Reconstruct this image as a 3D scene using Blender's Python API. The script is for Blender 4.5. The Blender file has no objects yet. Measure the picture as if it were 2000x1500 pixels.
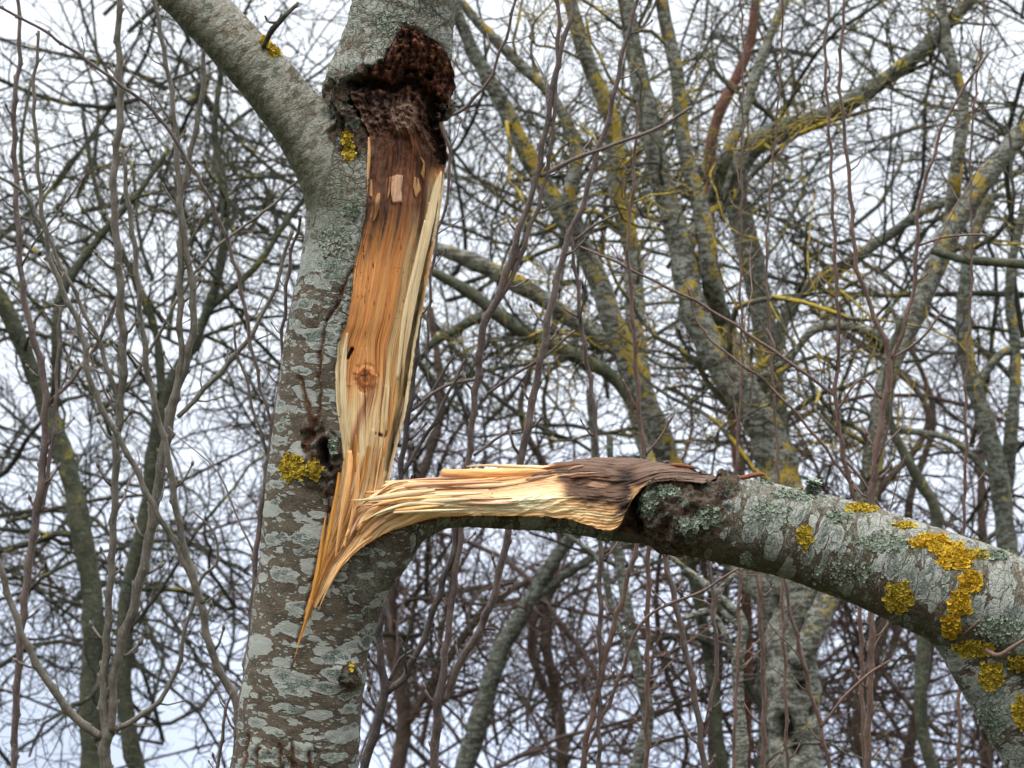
import bpy, math, random
import numpy as np
from mathutils import Vector, Matrix
from mathutils.bvhtree import BVHTree

# ------------------------------------------------------------------ camera, sky, sun, exposure
scn = bpy.context.scene
PITCH = math.radians(12.0)
CAM = np.array([0.0, 0.0, 1.6])
FOCUS = 6.0
cam_d = bpy.data.cameras.new("camera")
cam_o = bpy.data.objects.new("camera", cam_d)
scn.collection.objects.link(cam_o)
cam_o.location = CAM
cam_o.rotation_euler = (math.pi / 2 + PITCH, 0, 0)
cam_d.sensor_width = 36.0
cam_d.lens = 108.0
cam_d.clip_start = 0.1
cam_d.clip_end = 3000.0
cam_d.dof.use_dof = True
cam_d.dof.focus_distance = FOCUS - 0.06
cam_d.dof.aperture_fstop = 10.5
scn.camera = cam_o

SUN_EL, SUN_AZ = math.radians(52), math.radians(205)     # azimuth: direction the light comes from, clockwise from +Y
world = bpy.data.worlds.new("World")
scn.world = world
world.use_nodes = True
wt = world.node_tree
wt.nodes.clear()
def wn(t, **k):
    n = wt.nodes.new(t)
    for a, b in k.items():
        setattr(n, a, b)
    return n
w_out = wn("ShaderNodeOutputWorld"); w_bg = wn("ShaderNodeBackground")
w_sky = wn("ShaderNodeTexSky", sky_type='NISHITA', sun_disc=False, sun_elevation=SUN_EL, sun_rotation=SUN_AZ)
w_tc = wn("ShaderNodeTexCoord")
w_sep = wn("ShaderNodeSeparateXYZ")
w_ramp = wn("ShaderNodeValToRGB")
el = w_ramp.color_ramp.elements
el[0].position = 0.0;  el[0].color = (0.50, 0.57, 0.76, 1)
el[1].position = 1.0;  el[1].color = (1.0, 1.0, 1.0, 1)
for p, c in ((0.08, (0.58, 0.66, 0.85, 1)), (0.12, (0.64, 0.71, 0.88, 1)), (0.17, (0.74, 0.80, 0.93, 1)), (0.22, (0.81, 0.86, 0.95, 1)), (0.34, (0.86, 0.90, 0.96, 1)), (0.6, (0.97, 0.98, 1.0, 1))):
    e = el.new(p); e.color = c
w_noise = wn("ShaderNodeTexNoise"); w_noise.inputs['Scale'].default_value = 5.0; w_noise.inputs['Detail'].default_value = 3
w_map = wn("ShaderNodeMapRange"); w_map.inputs['From Min'].default_value = 0.3; w_map.inputs['From Max'].default_value = 0.7
w_map.inputs['To Min'].default_value = 9.4; w_map.inputs['To Max'].default_value = 13.6
w_mul = wn("ShaderNodeVectorMath", operation='SCALE')
w_zen = wn("ShaderNodeMapRange"); w_zen.inputs['From Min'].default_value = 0.35; w_zen.inputs['From Max'].default_value = 1.0
w_zen.inputs['To Min'].default_value = 1.0; w_zen.inputs['To Max'].default_value = 3.0
w_mul2 = wn("ShaderNodeMath", operation='MULTIPLY')
w_mix = wn("ShaderNodeMix", data_type='RGBA'); w_mix.inputs[0].default_value = 0.92     # cloud cover
L = wt.links.new
L(w_tc.outputs['Generated'], w_sep.inputs[0]); L(w_sep.outputs['Z'], w_ramp.inputs[0])
L(w_tc.outputs['Generated'], w_noise.inputs['Vector']); L(w_noise.outputs[0], w_map.inputs[0])
L(w_sep.outputs['Z'], w_zen.inputs[0]); L(w_zen.outputs[0], w_mul2.inputs[0]); L(w_map.outputs[0], w_mul2.inputs[1])
L(w_ramp.outputs[0], w_mul.inputs[0]); L(w_mul2.outputs[0], w_mul.inputs['Scale'])
L(w_sky.outputs[0], w_mix.inputs[6]); L(w_mul.outputs[0], w_mix.inputs[7])
L(w_mix.outputs[2], w_bg.inputs[0]); w_bg.inputs[1].default_value = 0.1
L(w_bg.outputs[0], w_out.inputs[0])

sun_d = bpy.data.lights.new("sun", 'SUN'); sun_o = bpy.data.objects.new("sun", sun_d)
scn.collection.objects.link(sun_o)
sun_d.energy = 1.5; sun_d.angle = math.radians(25); sun_d.color = (1.0, 0.96, 0.9)
sd = Vector((math.sin(SUN_AZ) * math.cos(SUN_EL), math.cos(SUN_AZ) * math.cos(SUN_EL), math.sin(SUN_EL)))
sun_o.rotation_euler = sd.to_track_quat('Z', 'Y').to_euler()

scn.view_settings.view_transform = 'Standard'
scn.view_settings.look = 'None'
scn.view_settings.gamma = 1.0
scn.view_settings.use_curve_mapping = False
scn.view_settings.exposure = 0.35
scn.cycles.max_bounces = 6
scn.cycles.use_denoising = True

# ------------------------------------------------------------------ numpy helpers
# hero coordinates: x right, y away from the lens (0 = the stem's axis, 6 m off), z up, metres; one unit of the plan = 1 mm at y = 0
CP, SP = math.cos(PITCH), math.sin(PITCH)
def at(px, py, y=0.0):
    """plan position + distance behind the stem -> hero coordinates"""
    px, py, y = np.broadcast_arrays(np.asarray(px, float), np.asarray(py, float), np.asarray(y, float))
    s = (FOCUS + y) / FOCUS * 0.001
    return np.stack([(px - 1000) * s, y, (750 - py) * s], -1)
def plan(h):
    s = FOCUS / (FOCUS + h[..., 1]) * 1000
    return h[..., 0] * s + 1000, 750 - h[..., 2] * s
def to_world(h):
    h = np.asarray(h, float); d = h[..., 1] + FOCUS
    return np.stack([h[..., 0] + CAM[0], d * CP - h[..., 2] * SP + CAM[1], d * SP + h[..., 2] * CP + CAM[2]], -1)
def W(px, py, d):
    """plan position at distance d from the lens -> world"""
    return to_world(at(px, py, np.asarray(d, float) - FOCUS))
def world_plan(p):
    q = p - CAM
    d = q[..., 1] * CP + q[..., 2] * SP
    z = -q[..., 1] * SP + q[..., 2] * CP
    d = np.maximum(d, 0.2)
    return q[..., 0] / d * 6000 + 1000, 750 - z / d * 6000, d

_r = np.random.RandomState(7)
_G = _r.normal(size=(256, 3)); _G /= np.linalg.norm(_G, axis=1)[:, None]
_P = _r.permutation(256); _P = np.concatenate([_P, _P, _P])
def pn(p):
    i = np.floor(p).astype(int); f = p - i; i &= 255
    u = f * f * f * (f * (f * 6 - 15) + 10)
    out = 0
    for dx in (0, 1):
        wx = u[..., 0] if dx else 1 - u[..., 0]
        for dy in (0, 1):
            wy = u[..., 1] if dy else 1 - u[..., 1]
            for dz in (0, 1):
                wz = u[..., 2] if dz else 1 - u[..., 2]
                h = _P[_P[_P[(i[..., 0] + dx) & 255] + ((i[..., 1] + dy) & 255)] + ((i[..., 2] + dz) & 255)] & 255
                g = _G[h]
                out = out + wx * wy * wz * (g[..., 0] * (f[..., 0] - dx) + g[..., 1] * (f[..., 1] - dy) + g[..., 2] * (f[..., 2] - dz))
    return out
def fbm(p, o=4, g=0.5):
    a, s, t = 1.0, 0.0, 0.0
    for k in range(o):
        s = s + a * pn(p * 2 ** k + 17.3 * k); t += a; a *= g
    return s / t * 1.6
def ridged(p, o=4, g=0.55):
    a, s, t = 1.0, 0.0, 0.0
    for k in range(o):
        s = s + a * (1 - np.abs(pn(p * 2 ** k + 9.1 * k)) * 2.2); t += a; a *= g
    return s / t
def n2(a, b, seed=0.0, o=3):
    a, b = np.broadcast_arrays(a, b)
    return fbm(np.stack([a, b, np.full(a.shape, seed)], -1), o)
def sst(x, a, b):
    t = np.clip((x - a) / (b - a), 0, 1); return t * t * (3 - 2 * t)
def hash1(i, s=0):
    x = np.sin(i * 127.1 + s * 311.7) * 43758.5453
    return x - np.floor(x)
def sd_poly(x, y, poly):
    """signed distance to a closed outline, negative inside"""
    P = np.array(poly, float); Q = np.roll(P, -1, 0)
    best = np.full(x.shape, 1e9); ins = np.zeros(x.shape, bool)
    for (ax, ay), (bx, by) in zip(P, Q):
        ex, ey = bx - ax, by - ay
        t = np.clip(((x - ax) * ex + (y - ay) * ey) / (ex * ex + ey * ey + 1e-9), 0, 1)
        best = np.minimum(best, np.hypot(x - ax - t * ex, y - ay - t * ey))
        c = ((ay > y) != (by > y)) & (x < ex * (y - ay) / (ey if ey else 1e-9) + ax)
        ins ^= c
    return np.where(ins, -best, best)
def d_line(x, y, pts):
    P = np.array(pts, float); best = np.full(x.shape, 1e9)
    for (ax, ay), (bx, by) in zip(P[:-1], P[1:]):
        ex, ey = bx - ax, by - ay
        t = np.clip(((x - ax) * ex + (y - ay) * ey) / (ex * ex + ey * ey + 1e-9), 0, 1)
        best = np.minimum(best, np.hypot(x - ax - t * ex, y - ay - t * ey))
    return best
def crom(P, n):
    """smooth curve through the rows of P, resampled evenly by arc length to n rows"""
    P = np.asarray(P, float); m = len(P)
    if m == 2:
        t = np.linspace(0, 1, n)[:, None]; return P[0] * (1 - t) + P[1] * t
    Q = np.vstack([2 * P[0] - P[1], P, 2 * P[-1] - P[-2]])
    out = []
    for i in range(m - 1):
        a, b, c, d = Q[i:i + 4]
        t = np.linspace(0, 1, 24, endpoint=False)[:, None]
        out.append(0.5 * (2 * b + (c - a) * t + (2 * a - 5 * b + 4 * c - d) * t ** 2 + (3 * b - a - 3 * c + d) * t ** 3))
    out.append(P[-1:]); C = np.vstack(out)
    k = min(3, C.shape[1]) if C.shape[1] != 3 else 2
    L_ = np.concatenate([[0], np.cumsum(np.linalg.norm(np.diff(C[:, :k], axis=0), axis=1))])
    s = np.linspace(0, L_[-1], n)
    return np.stack([np.interp(s, L_, C[:, j]) for j in range(C.shape[1])], -1)

# ------------------------------------------------------------------ objects
def mesh_np(name, V, faces, mat, smooth=True, attrs=None):
    """faces: (F,k) index array or list of those"""
    me = bpy.data.meshes.new(name)
    V = np.asarray(V, np.float32)
    fl = faces if isinstance(faces, list) else [faces]
    fl = [np.asarray(f, np.int32) for f in fl if len(f)]
    me.vertices.add(len(V)); me.vertices.foreach_set('co', V.ravel())
    nl = sum(f.size for f in fl); me.loops.add(nl)
    me.loops.foreach_set('vertex_index', np.concatenate([f.ravel() for f in fl]))
    tot = np.concatenate([np.full(len(f), f.shape[1], np.int32) for f in fl])
    st = np.concatenate([[0], np.cumsum(tot)[:-1]]).astype(np.int32)
    me.polygons.add(len(tot)); me.polygons.foreach_set('loop_start', st)
    try: me.polygons.foreach_set('loop_total', tot)
    except Exception: pass
    me.polygons.foreach_set('use_smooth', np.full(len(tot), smooth))
    me.update(calc_edges=True); me.validate()
    for k, a in (attrs or {}).items():
        a = np.asarray(a, np.float32)
        if a.ndim == 1:
            t = me.attributes.new(k, 'FLOAT', 'POINT'); t.data.foreach_set('value', a)
        else:
            t = me.attributes.new(k, 'FLOAT_VECTOR', 'POINT'); t.data.foreach_set('vector', a.ravel())
    me.materials.append(mat)
    return me
def link(name, me, parent=None, base=None):
    o = bpy.data.objects.new(name, me); scn.collection.objects.link(o)
    if parent is not None:
        o.parent = parent; o.location = -Vector(parent.location)
    return o
def thing(name, label, cat, base, group=None):
    o = bpy.data.objects.new(name, None); scn.collection.objects.link(o)
    o.location = base; o.empty_display_size = 0.1
    o['label'] = label; o['category'] = cat
    if group: o['group'] = group
    return o

def tube_np(P, R, sides=6, cap=True, phase=0.0):
    """P (M,n,3), R (M,n) -> verts, faces list, plus per-vertex angle and length"""
    P = np.asarray(P, float); R = np.asarray(R, float)
    if P.ndim == 2: P = P[None]; R = R[None]
    M, n, _ = P.shape
    T = np.gradient(P, axis=1); T /= np.linalg.norm(T, axis=2)[..., None] + 1e-12
    mt = T.mean(1); ref = np.eye(3)[np.argmin(np.abs(mt), axis=1)][:, None, :]
    A = np.cross(T, ref); A /= np.linalg.norm(A, axis=2)[..., None] + 1e-12
    B = np.cross(T, A)
    th = np.arange(sides) / sides * 2 * np.pi + phase
    V = P[:, :, None, :] + R[:, :, None, None] * (np.cos(th)[None, None, :, None] * A[:, :, None, :] + np.sin(th)[None, None, :, None] * B[:, :, None, :])
    base = (np.arange(M) * n * sides)[:, None, None]
    i = np.arange(n - 1)[None, :, None]; j = np.arange(sides)[None, None, :]; j2 = (j + 1) % sides
    a = base + i * sides + j; b = base + i * sides + j2; c = base + (i + 1) * sides + j2; d = base + (i + 1) * sides + j
    F = [np.stack([a, d, c, b], -1).reshape(-1, 4)]
    if cap:
        e = (np.arange(M) * n * sides)[:, None]
        F.append(e + np.arange(sides)[None, :])
        F.append(e + (n - 1) * sides + np.arange(sides)[None, ::-1])
    return V.reshape(-1, 3), F
def merge(parts):
    V, F, o = [], {}, 0
    for v, fs in parts:
        V.append(v)
        for f in fs: F.setdefault(f.shape[1], []).append(f + o)
        o += len(v)
    return np.vstack(V), [np.vstack(x) for x in F.values()]

# ------------------------------------------------------------------ node helper
class NT:
    def __init__(s, name):
        s.m = bpy.data.materials.new(name); s.m.use_nodes = True; s.t = s.m.node_tree; s.t.nodes.clear()
        s.out = s.t.nodes.new("ShaderNodeOutputMaterial"); s.b = s.t.nodes.new("ShaderNodeBsdfPrincipled")
        s.t.links.new(s.b.outputs[0], s.out.inputs[0])
    def put(s, sock, v):
        if hasattr(v, 'is_linked') or isinstance(v, bpy.types.NodeSocket): s.t.links.new(v, sock)
        elif v is not None:
            if sock.type == 'RGBA' and not hasattr(v, '__len__'): v = (v, v, v, 1)
            elif sock.type == 'RGBA' and len(v) == 3: v = (*v, 1)
            sock.default_value = v
    def attr(s, n, vec=False):
        a = s.t.nodes.new("ShaderNodeAttribute"); a.attribute_name = n
        return a.outputs['Vector'] if vec else a.outputs['Fac']
    def math(s, op, a, b=0.0, c=0.0, clamp=False):
        n = s.t.nodes.new("ShaderNodeMath"); n.operation = op; n.use_clamp = clamp
        s.put(n.inputs[0], a); s.put(n.inputs[1], b); s.put(n.inputs[2], c); return n.outputs[0]
    def vm(s, op, a, b=None, scale=None):
        n = s.t.nodes.new("ShaderNodeVectorMath"); n.operation = op
        s.put(n.inputs[0], a)
        if b is not None: s.put(n.inputs[1], b)
        if scale is not None: s.put(n.inputs['Scale'], scale)
        return n.outputs[0]
    def noise(s, v, sc, det=4, rough=0.55, dist=0.0, col=False):
        n = s.t.nodes.new("ShaderNodeTexNoise"); s.put(n.inputs['Vector'], v); s.put(n.inputs['Scale'], sc)
        n.inputs['Detail'].default_value = det; n.inputs['Roughness'].default_value = rough; n.inputs['Distortion'].default_value = dist
        return n.outputs['Color'] if col else n.outputs[0]
    def vor(s, v, sc, feat='F1', rnd=1.0):
        n = s.t.nodes.new("ShaderNodeTexVoronoi"); n.feature = feat; s.put(n.inputs['Vector'], v); s.put(n.inputs['Scale'], sc)
        n.inputs['Randomness'].default_value = rnd; return n
    def rng(s, v, a, b, c=0.0, d=1.0, smooth=True):
        n = s.t.nodes.new("ShaderNodeMapRange"); n.interpolation_type = 'SMOOTHSTEP' if smooth else 'LINEAR'
        s.put(n.inputs[0], v); s.put(n.inputs[1], a); s.put(n.inputs[2], b); s.put(n.inputs[3], c); s.put(n.inputs[4], d); return n.outputs[0]
    def mix(s, f, a, b, op='MIX'):
        n = s.t.nodes.new("ShaderNodeMix"); n.data_type = 'RGBA'; n.blend_type = op
        s.put(n.inputs[0], f); s.put(n.inputs[6], a); s.put(n.inputs[7], b); return n.outputs[2]
    def sep(s, v):
        n = s.t.nodes.new("ShaderNodeSeparateXYZ"); s.put(n.inputs[0], v); return n.outputs
    def pos(s):
        return s.t.nodes.new("ShaderNodeNewGeometry").outputs['Position']
    def bump(s, h, dist, strength=1.0):
        n = s.t.nodes.new("ShaderNodeBump"); s.put(n.inputs['Height'], h); n.inputs['Distance'].default_value = dist
        n.inputs['Strength'].default_value = strength; return n.outputs[0]
    def fin(s, col, rough=0.85, spec=0.25, nrm=None):
        s.put(s.b.inputs['Base Color'], col); s.put(s.b.inputs['Roughness'], rough); s.put(s.b.inputs['Specular IOR Level'], spec)
        if nrm is not None: s.put(s.b.inputs['Normal'], nrm)
        return s.m
# ------------------------------------------------------------------ materials of the broken tree
def make_bark():
    s = NT("lichened_bark")
    q = s.attr("q", True); P = s.pos()
    cov = s.attr("cov"); rug = s.attr("rug"); rot = s.attr("rot"); olive_dk = s.attr("olive_dk"); crk = s.attr("crk"); scal = s.attr("scal")
    wob = s.noise(q, 15, 2, col=True)
    wob = s.vm('SCALE', s.vm('SUBTRACT', wob, (0.5, 0.5, 0.5)), scale=0.05)
    wob2 = s.vm('SCALE', s.vm('SUBTRACT', s.noise(q, 85, 3, col=True), (0.5, 0.5, 0.5)), scale=0.016)
    qd = s.vm('ADD', s.vm('ADD', q, wob), wob2)
    # living bark under the lichens
    n1 = s.noise(q, 18, 5, 0.65); n2_ = s.noise(q, 160, 4, 0.7); n3 = s.noise(P, 420, 3, 0.7)
    c = s.mix(s.rng(n1, 0.35, 0.65), (0.080, 0.064, 0.046), (0.150, 0.117, 0.083))
    c = s.mix(s.rng(n2_, 0.5, 0.75, 0, 0.65), c, (0.21, 0.165, 0.12))
    c = s.mix(s.rng(n3, 0.56, 0.7, 0, 0.5), c, (0.035, 0.026, 0.02))
    spk = s.vor(q, 190); sm = s.math('MULTIPLY', s.rng(spk.outputs['Distance'], 0.34, 0.2), s.rng(s.noise(q, 30, 2), 0.42, 0.6))
    c = s.mix(s.math('MULTIPLY', sm, 0.6), c, (0.32, 0.27, 0.17))
    # crustose lichen: big, middle and small discs with pale rims and dark speckled centres
    def layer(sc, lo, hi, lim, off=(0, 0, 0)):
        v = s.vor(s.vm('ADD', qd, off), sc)
        r = s.sep(v.outputs['Color'])
        thr = s.math('ADD', s.rng(r[0], lim, 1.0, lo, hi, False), s.math('MULTIPLY', cov, 0.42))
        keep = s.rng(s.math('ADD', r[1], cov), lim, lim + 0.02)
        thr = s.math('MULTIPLY', thr, keep)
        e = s.math('SUBTRACT', thr, v.outputs['Distance'])
        return e, r
    e1, r1 = layer(12.5, 0.30, 0.60, 0.24)
    e2, r2 = layer(27, 0.22, 0.58, 0.42, (3.3, 1.7, 0.4))
    e3, r3 = layer(75, 0.12, 0.46, 0.5, (1.3, 5.7, 2.4))
    fine = s.noise(q, 260, 3, 0.7); fineP = s.noise(P, 330, 4, 0.75)
    tone = s.mix(s.rng(s.noise(q, 9, 3), 0.3, 0.7), (0.33, 0.345, 0.30), (0.41, 0.44, 0.40))
    h = None
    for e, r, w in ((e1, r1, 1.0), (e2, r2, 1.0), (e3, r3, 0.35)):
        m = s.rng(e, 0.0, 0.028)
        inner = s.math('MULTIPLY', s.rng(e, 0.07, 0.20), s.math('MULTIPLY', s.rng(r[2], 0.25, 0.7), w))
        lc = s.mix(s.rng(fineP, 0.3, 0.7, 0.0, 0.55), tone, (0.52, 0.54, 0.49))
        lc = s.mix(s.math('MULTIPLY', inner, s.rng(fineP, 0.40, 0.58, 0.25, 1.0)), lc, (0.04, 0.075, 0.058))
        rim = s.math('MULTIPLY', m, s.rng(e, 0.11, 0.03))
        lc = s.mix(s.math('MULTIPLY', rim, 0.55), lc, (0.48, 0.50, 0.45))
        edge = s.math('MULTIPLY', s.rng(e, -0.035, -0.005), s.rng(e, 0.012, 0.0))
        c = s.mix(s.math('MULTIPLY', edge, 0.55), c, (0.03, 0.024, 0.018))
        c = s.mix(s.math('MULTIPLY', m, 0.93), c, lc)
        h = m if h is None else s.math('MAXIMUM', h, m)
    # smooth beige bark of the younger wood
    yng = s.attr('yng')
    yc = s.mix(s.rng(s.noise(q, 24, 4, 0.65, 0.5), 0.49, 0.55), (0.42, 0.39, 0.315), (0.19, 0.16, 0.105))
    yc = s.mix(s.rng(s.noise(qd, 36, 2, 0.5), 0.56, 0.585, 0, 0.85), yc, (0.50, 0.50, 0.44))
    yc = s.mix(s.rng(s.noise(s.vm('ADD', qd, (4, 4, 4)), 30, 2, 0.5), 0.60, 0.64, 0, 0.8), yc, (0.13, 0.16, 0.125))
    yc = s.mix(s.math('MULTIPLY', s.rng(s.noise(s.vm('MULTIPLY', q, (1, 1, 3)), 120, 2, 0.5), 0.62, 0.68), 0.6), yc, (0.11, 0.10, 0.06))
    yc = s.mix(s.rng(fineP, 0.56, 0.66, 0, 0.7), yc, (0.10, 0.09, 0.07))
    c = s.mix(yng, c, yc)
    # powdery grey-green scurf and scaly plates
    sc1 = s.vor(s.vm('ADD', s.vm('MULTIPLY', P, (1, 1, 0.5)), s.vm('SCALE', wob, scale=0.7)), 85, 'DISTANCE_TO_EDGE')
    gcl = s.math('MULTIPLY', s.rng(s.noise(P, 26, 4, 0.65), 0.45, 0.62), s.rng(fineP, 0.42, 0.58))
    c = s.mix(s.math('MULTIPLY', gcl, s.math('MULTIPLY', scal, 0.85)), c, (0.26, 0.30, 0.235))
    c = s.mix(s.math('MULTIPLY', s.math('MULTIPLY', s.rng(sc1.outputs['Distance'], 0.09, 0.0), scal), s.rng(s.noise(P, 14, 2), 0.4, 0.6, 0.1, 0.75)), c, (0.045, 0.035, 0.028))
    # dark olive: algae on the limb, the branch's underside tinted alike
    am = s.math('MULTIPLY', olive_dk, s.rng(s.noise(q, 45, 5, 0.7), 0.25, 0.6, 0.55, 1.0))
    c = s.mix(s.math('MULTIPLY', am, 0.85), c, s.mix(s.rng(fineP, 0.4, 0.65), (0.038, 0.044, 0.016), (0.10, 0.105, 0.048)))
    # rugged corky bark
    rn = s.noise(P, 60, 6, 0.7)
    rc = s.mix(s.rng(rn, 0.38, 0.62), (0.035, 0.022, 0.015), (0.17, 0.12, 0.085))
    rc = s.mix(s.math('MULTIPLY', s.rng(s.noise(P, 38, 4, 0.7), 0.52, 0.62), s.rng(fineP, 0.38, 0.55)), rc, (0.23, 0.29, 0.23))
    c = s.mix(s.rng(s.math('ADD', rug, s.math('MULTIPLY', s.math('SUBTRACT', s.noise(P, 50, 3), 0.5), 0.9)), 0.35, 0.6), c, rc)
    # wet rot
    kc = s.mix(s.rng(s.noise(P, 75, 5, 0.7), 0.4, 0.65), (0.014, 0.007, 0.006), (0.17, 0.058, 0.032))
    rm = s.rng(s.math('ADD', rot, s.math('MULTIPLY', s.math('SUBTRACT', s.noise(P, 60, 4), 0.5), 0.7)), 0.4, 0.6)
    c = s.mix(rm, c, kc)
    c = s.mix(s.attr('blk'), c, (0.010, 0.007, 0.006))
    c = s.mix(crk, c, s.mix(s.rng(fineP, 0.4, 0.6), (0.03, 0.018, 0.012), (0.2, 0.085, 0.04)))
    bh = s.math('ADD', s.math('MULTIPLY', h, 0.35), s.math('ADD', s.math('MULTIPLY', fineP, 0.9), s.math('MULTIPLY', n2_, 0.8)))
    bh = s.math('ADD', bh, s.math('MULTIPLY', s.math('MULTIPLY', s.rng(sc1.outputs['Distance'], 0.0, 0.14), scal), 0.7))
    bh = s.math('ADD', bh, s.math('MULTIPLY', s.math('MULTIPLY', rn, rug), 4.0))
    return s.fin(c, s.rng(rm, 0, 1, 0.86, 0.34), s.rng(rm, 0, 1, 0.2, 0.5), s.bump(bh, 0.0055, 1.0))
M_BARK = make_bark()

def make_wood():
    s = NT("torn_wood")
    col = s.attr("col", True); g = s.attr("g", True)
    f1 = s.noise(g, 1.0, 5, 0.72); f2 = s.noise(s.vm('MULTIPLY', g, (3.2, 0.6, 1)), 1.0, 4, 0.7); P = s.pos()
    k = s.math('ADD', s.rng(f1, 0.3, 0.7, 0.72, 1.18), s.rng(f2, 0.3, 0.7, -0.16, 0.12))
    c = s.vm('SCALE', col, scale=k)
    fib = s.math('MULTIPLY', s.rng(f2, 0.62, 0.72), s.rng(s.noise(P, 12, 3), 0.42, 0.6))
    c = s.mix(s.math('MULTIPLY', fib, 0.55), c, s.mix(0.5, c, (0.12, 0.05, 0.02)))
    h = s.math('ADD', s.math('MULTIPLY', f1, 1.0), s.math('MULTIPLY', f2, 0.6))
    return s.fin(c, 0.7, 0.25, s.bump(h, 0.0035, 0.9))
M_WOOD = make_wood()

def lichen_mat(name, a, b, c3):
    s = NT(name); P = s.pos()
    i = s.attr("rnd")
    c = s.mix(i, a, b); c = s.mix(s.rng(s.noise(P, 300, 3), 0.45, 0.7), c, c3)
    s.fin(c, 0.9, 0.15); return s.m
M_YEL = lichen_mat("yellow_lichen", (0.48, 0.34, 0.03), (0.26, 0.20, 0.035), (0.60, 0.45, 0.06))
M_ORA = lichen_mat("orange_lichen", (0.56, 0.345, 0.022), (0.33, 0.21, 0.025), (0.66, 0.46, 0.045))
M_GRN = lichen_mat("green_grey_lichen", (0.23, 0.27, 0.205), (0.13, 0.165, 0.115), (0.38, 0.42, 0.34))

# ------------------------------------------------------------------ the broken tree: axes (plan x, plan y, radius mm, depth m)
STEM = [(540, 1900, 138, 0), (560, 1700, 127, 0), (576, 1500, 122, 0), (597, 1300, 118, 0), (615, 1150, 117, 0), (630, 1000, 115, 0), (645, 900, 119, 0),
        (665, 800, 126, 0), (680, 700, 127, 0), (697, 600, 128, 0), (716, 500, 127, 0), (732, 400, 128, 0), (748, 310, 118, 0), (754, 245, 101, 0), (760, 185, 121, 0),
        (772, 110, 111, 0), (786, 30, 101, 0), (795, -60, 99, 0.0), (800, -200, 95, 0)]
LIMB = [(690, 425, 82, -0.01), (652, 345, 70, -0.02), (600, 262, 59, -0.03), (532, 170, 55.5, -0.04), (455, 85, 54.5, -0.05), (373, -5, 53.5, -0.06), (300, -85, 52, -0.07), (230, -165, 50, -0.08)]
BRAN = [(640, 1230, 88, 0.0), (680, 1130, 85, -0.015), (735, 1070, 72, -0.02), (800, 1012, 52, -0.02), (880, 985, 47, -0.01), (1000, 985, 50, 0), (1110, 985, 58, 0), (1200, 986, 70, 0),
        (1300, 985, 82, 0), (1420, 1015, 86, 0), (1550, 1043, 88, -0.01), (1700, 1089, 96, -0.02), (1850, 1150, 108, -0.03), (1960, 1195, 112, -0.03), (2100, 1260, 108, -0.04), (2250, 1340, 104, -0.05)]
SUBB = [(1880, 1180, 88, -0.03), (1925, 1270, 82, -0.02), (1975, 1370, 76, -0.01), (2030, 1480, 68, 0.0), (2090, 1620, 62, 0.02), (2150, 1760, 58, 0.03)]
def axis(C, n):
    C = np.array(C, float); c = crom(C[:, [0, 1, 3, 2]] * [1, 1, 1000, 1], n)
    return at(c[:, 0], c[:, 1], c[:, 2] / 1000), c[:, 3] / 1000
AX = {k: axis(C, n) for k, C, n in (("stem", STEM, 90), ("limb", LIMB, 36), ("bran", BRAN, 80), ("subb", SUBB, 26))}
parts = []
for k, (p, r) in AX.items():
    parts.append(tube_np(p, r, 40))
Vb, Fb = merge(parts)
me0 = bpy.data.meshes.new("rough"); me0.from_pydata(Vb.tolist(), [], [tuple(f) for F_ in Fb for f in F_.tolist()])
ob0 = bpy.data.objects.new("rough", me0); scn.collection.objects.link(ob0)
md = ob0.modifiers.new("r", 'REMESH'); md.mode = 'VOXEL'; md.voxel_size = 0.0042
dg = bpy.context.evaluated_depsgraph_get(); ev = ob0.evaluated_get(dg); mt = ev.to_mesh()
V = np.empty(len(mt.vertices) * 3, np.float32); mt.vertices.foreach_get('co', V); V = V.reshape(-1, 3).astype(float)
lt = np.empty(len(mt.polygons), np.int32); mt.polygons.foreach_get('loop_total', lt)
lv = np.empty(len(mt.loops), np.int32); mt.loops.foreach_get('vertex_index', lv)
ls = np.empty(len(mt.polygons), np.int32); mt.polygons.foreach_get('loop_start', ls)
Q4 = lv[(ls[lt == 4][:, None] + np.arange(4))]
ev.to_mesh_clear(); bpy.data.objects.remove(ob0); bpy.data.meshes.remove(me0)
E = np.vstack([Q4[:, [0, 1]], Q4[:, [1, 2]], Q4[:, [2, 3]], Q4[:, [3, 0]]])
deg = np.bincount(E.ravel(), minlength=len(V)).astype(float)
def smooth(V, it, w=1.0):
    for _ in range(it):
        S = np.stack([np.bincount(E[:, 0], V[E[:, 1], j], len(V)) + np.bincount(E[:, 1], V[E[:, 0], j], len(V)) for j in range(3)], -1) / deg[:, None]
        ww = w if np.isscalar(w) else w[:, None]
        V = V + (S - V) * ww
    return V
def normals(V):
    n = np.cross(V[Q4[:, 2]] - V[Q4[:, 0]], V[Q4[:, 3]] - V[Q4[:, 1]])
    N = np.stack([np.bincount(Q4.ravel(), np.repeat(n[:, j], 4), len(V)) for j in range(3)], -1)
    return N / (np.linalg.norm(N, axis=1)[:, None] + 1e-12)
px, py = plan(V)
fork = np.exp(-((px - 625) ** 2 + (py - 330) ** 2) / 110 ** 2) + np.exp(-((px - 700) ** 2 + (py - 1130) ** 2) / 120 ** 2) + np.exp(-((px - 1880) ** 2 + (py - 1260) ** 2) / 110 ** 2)
V = smooth(V, 6, 0.6); V = smooth(V, 60, np.clip(fork, 0, 1) * 0.9)
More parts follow.
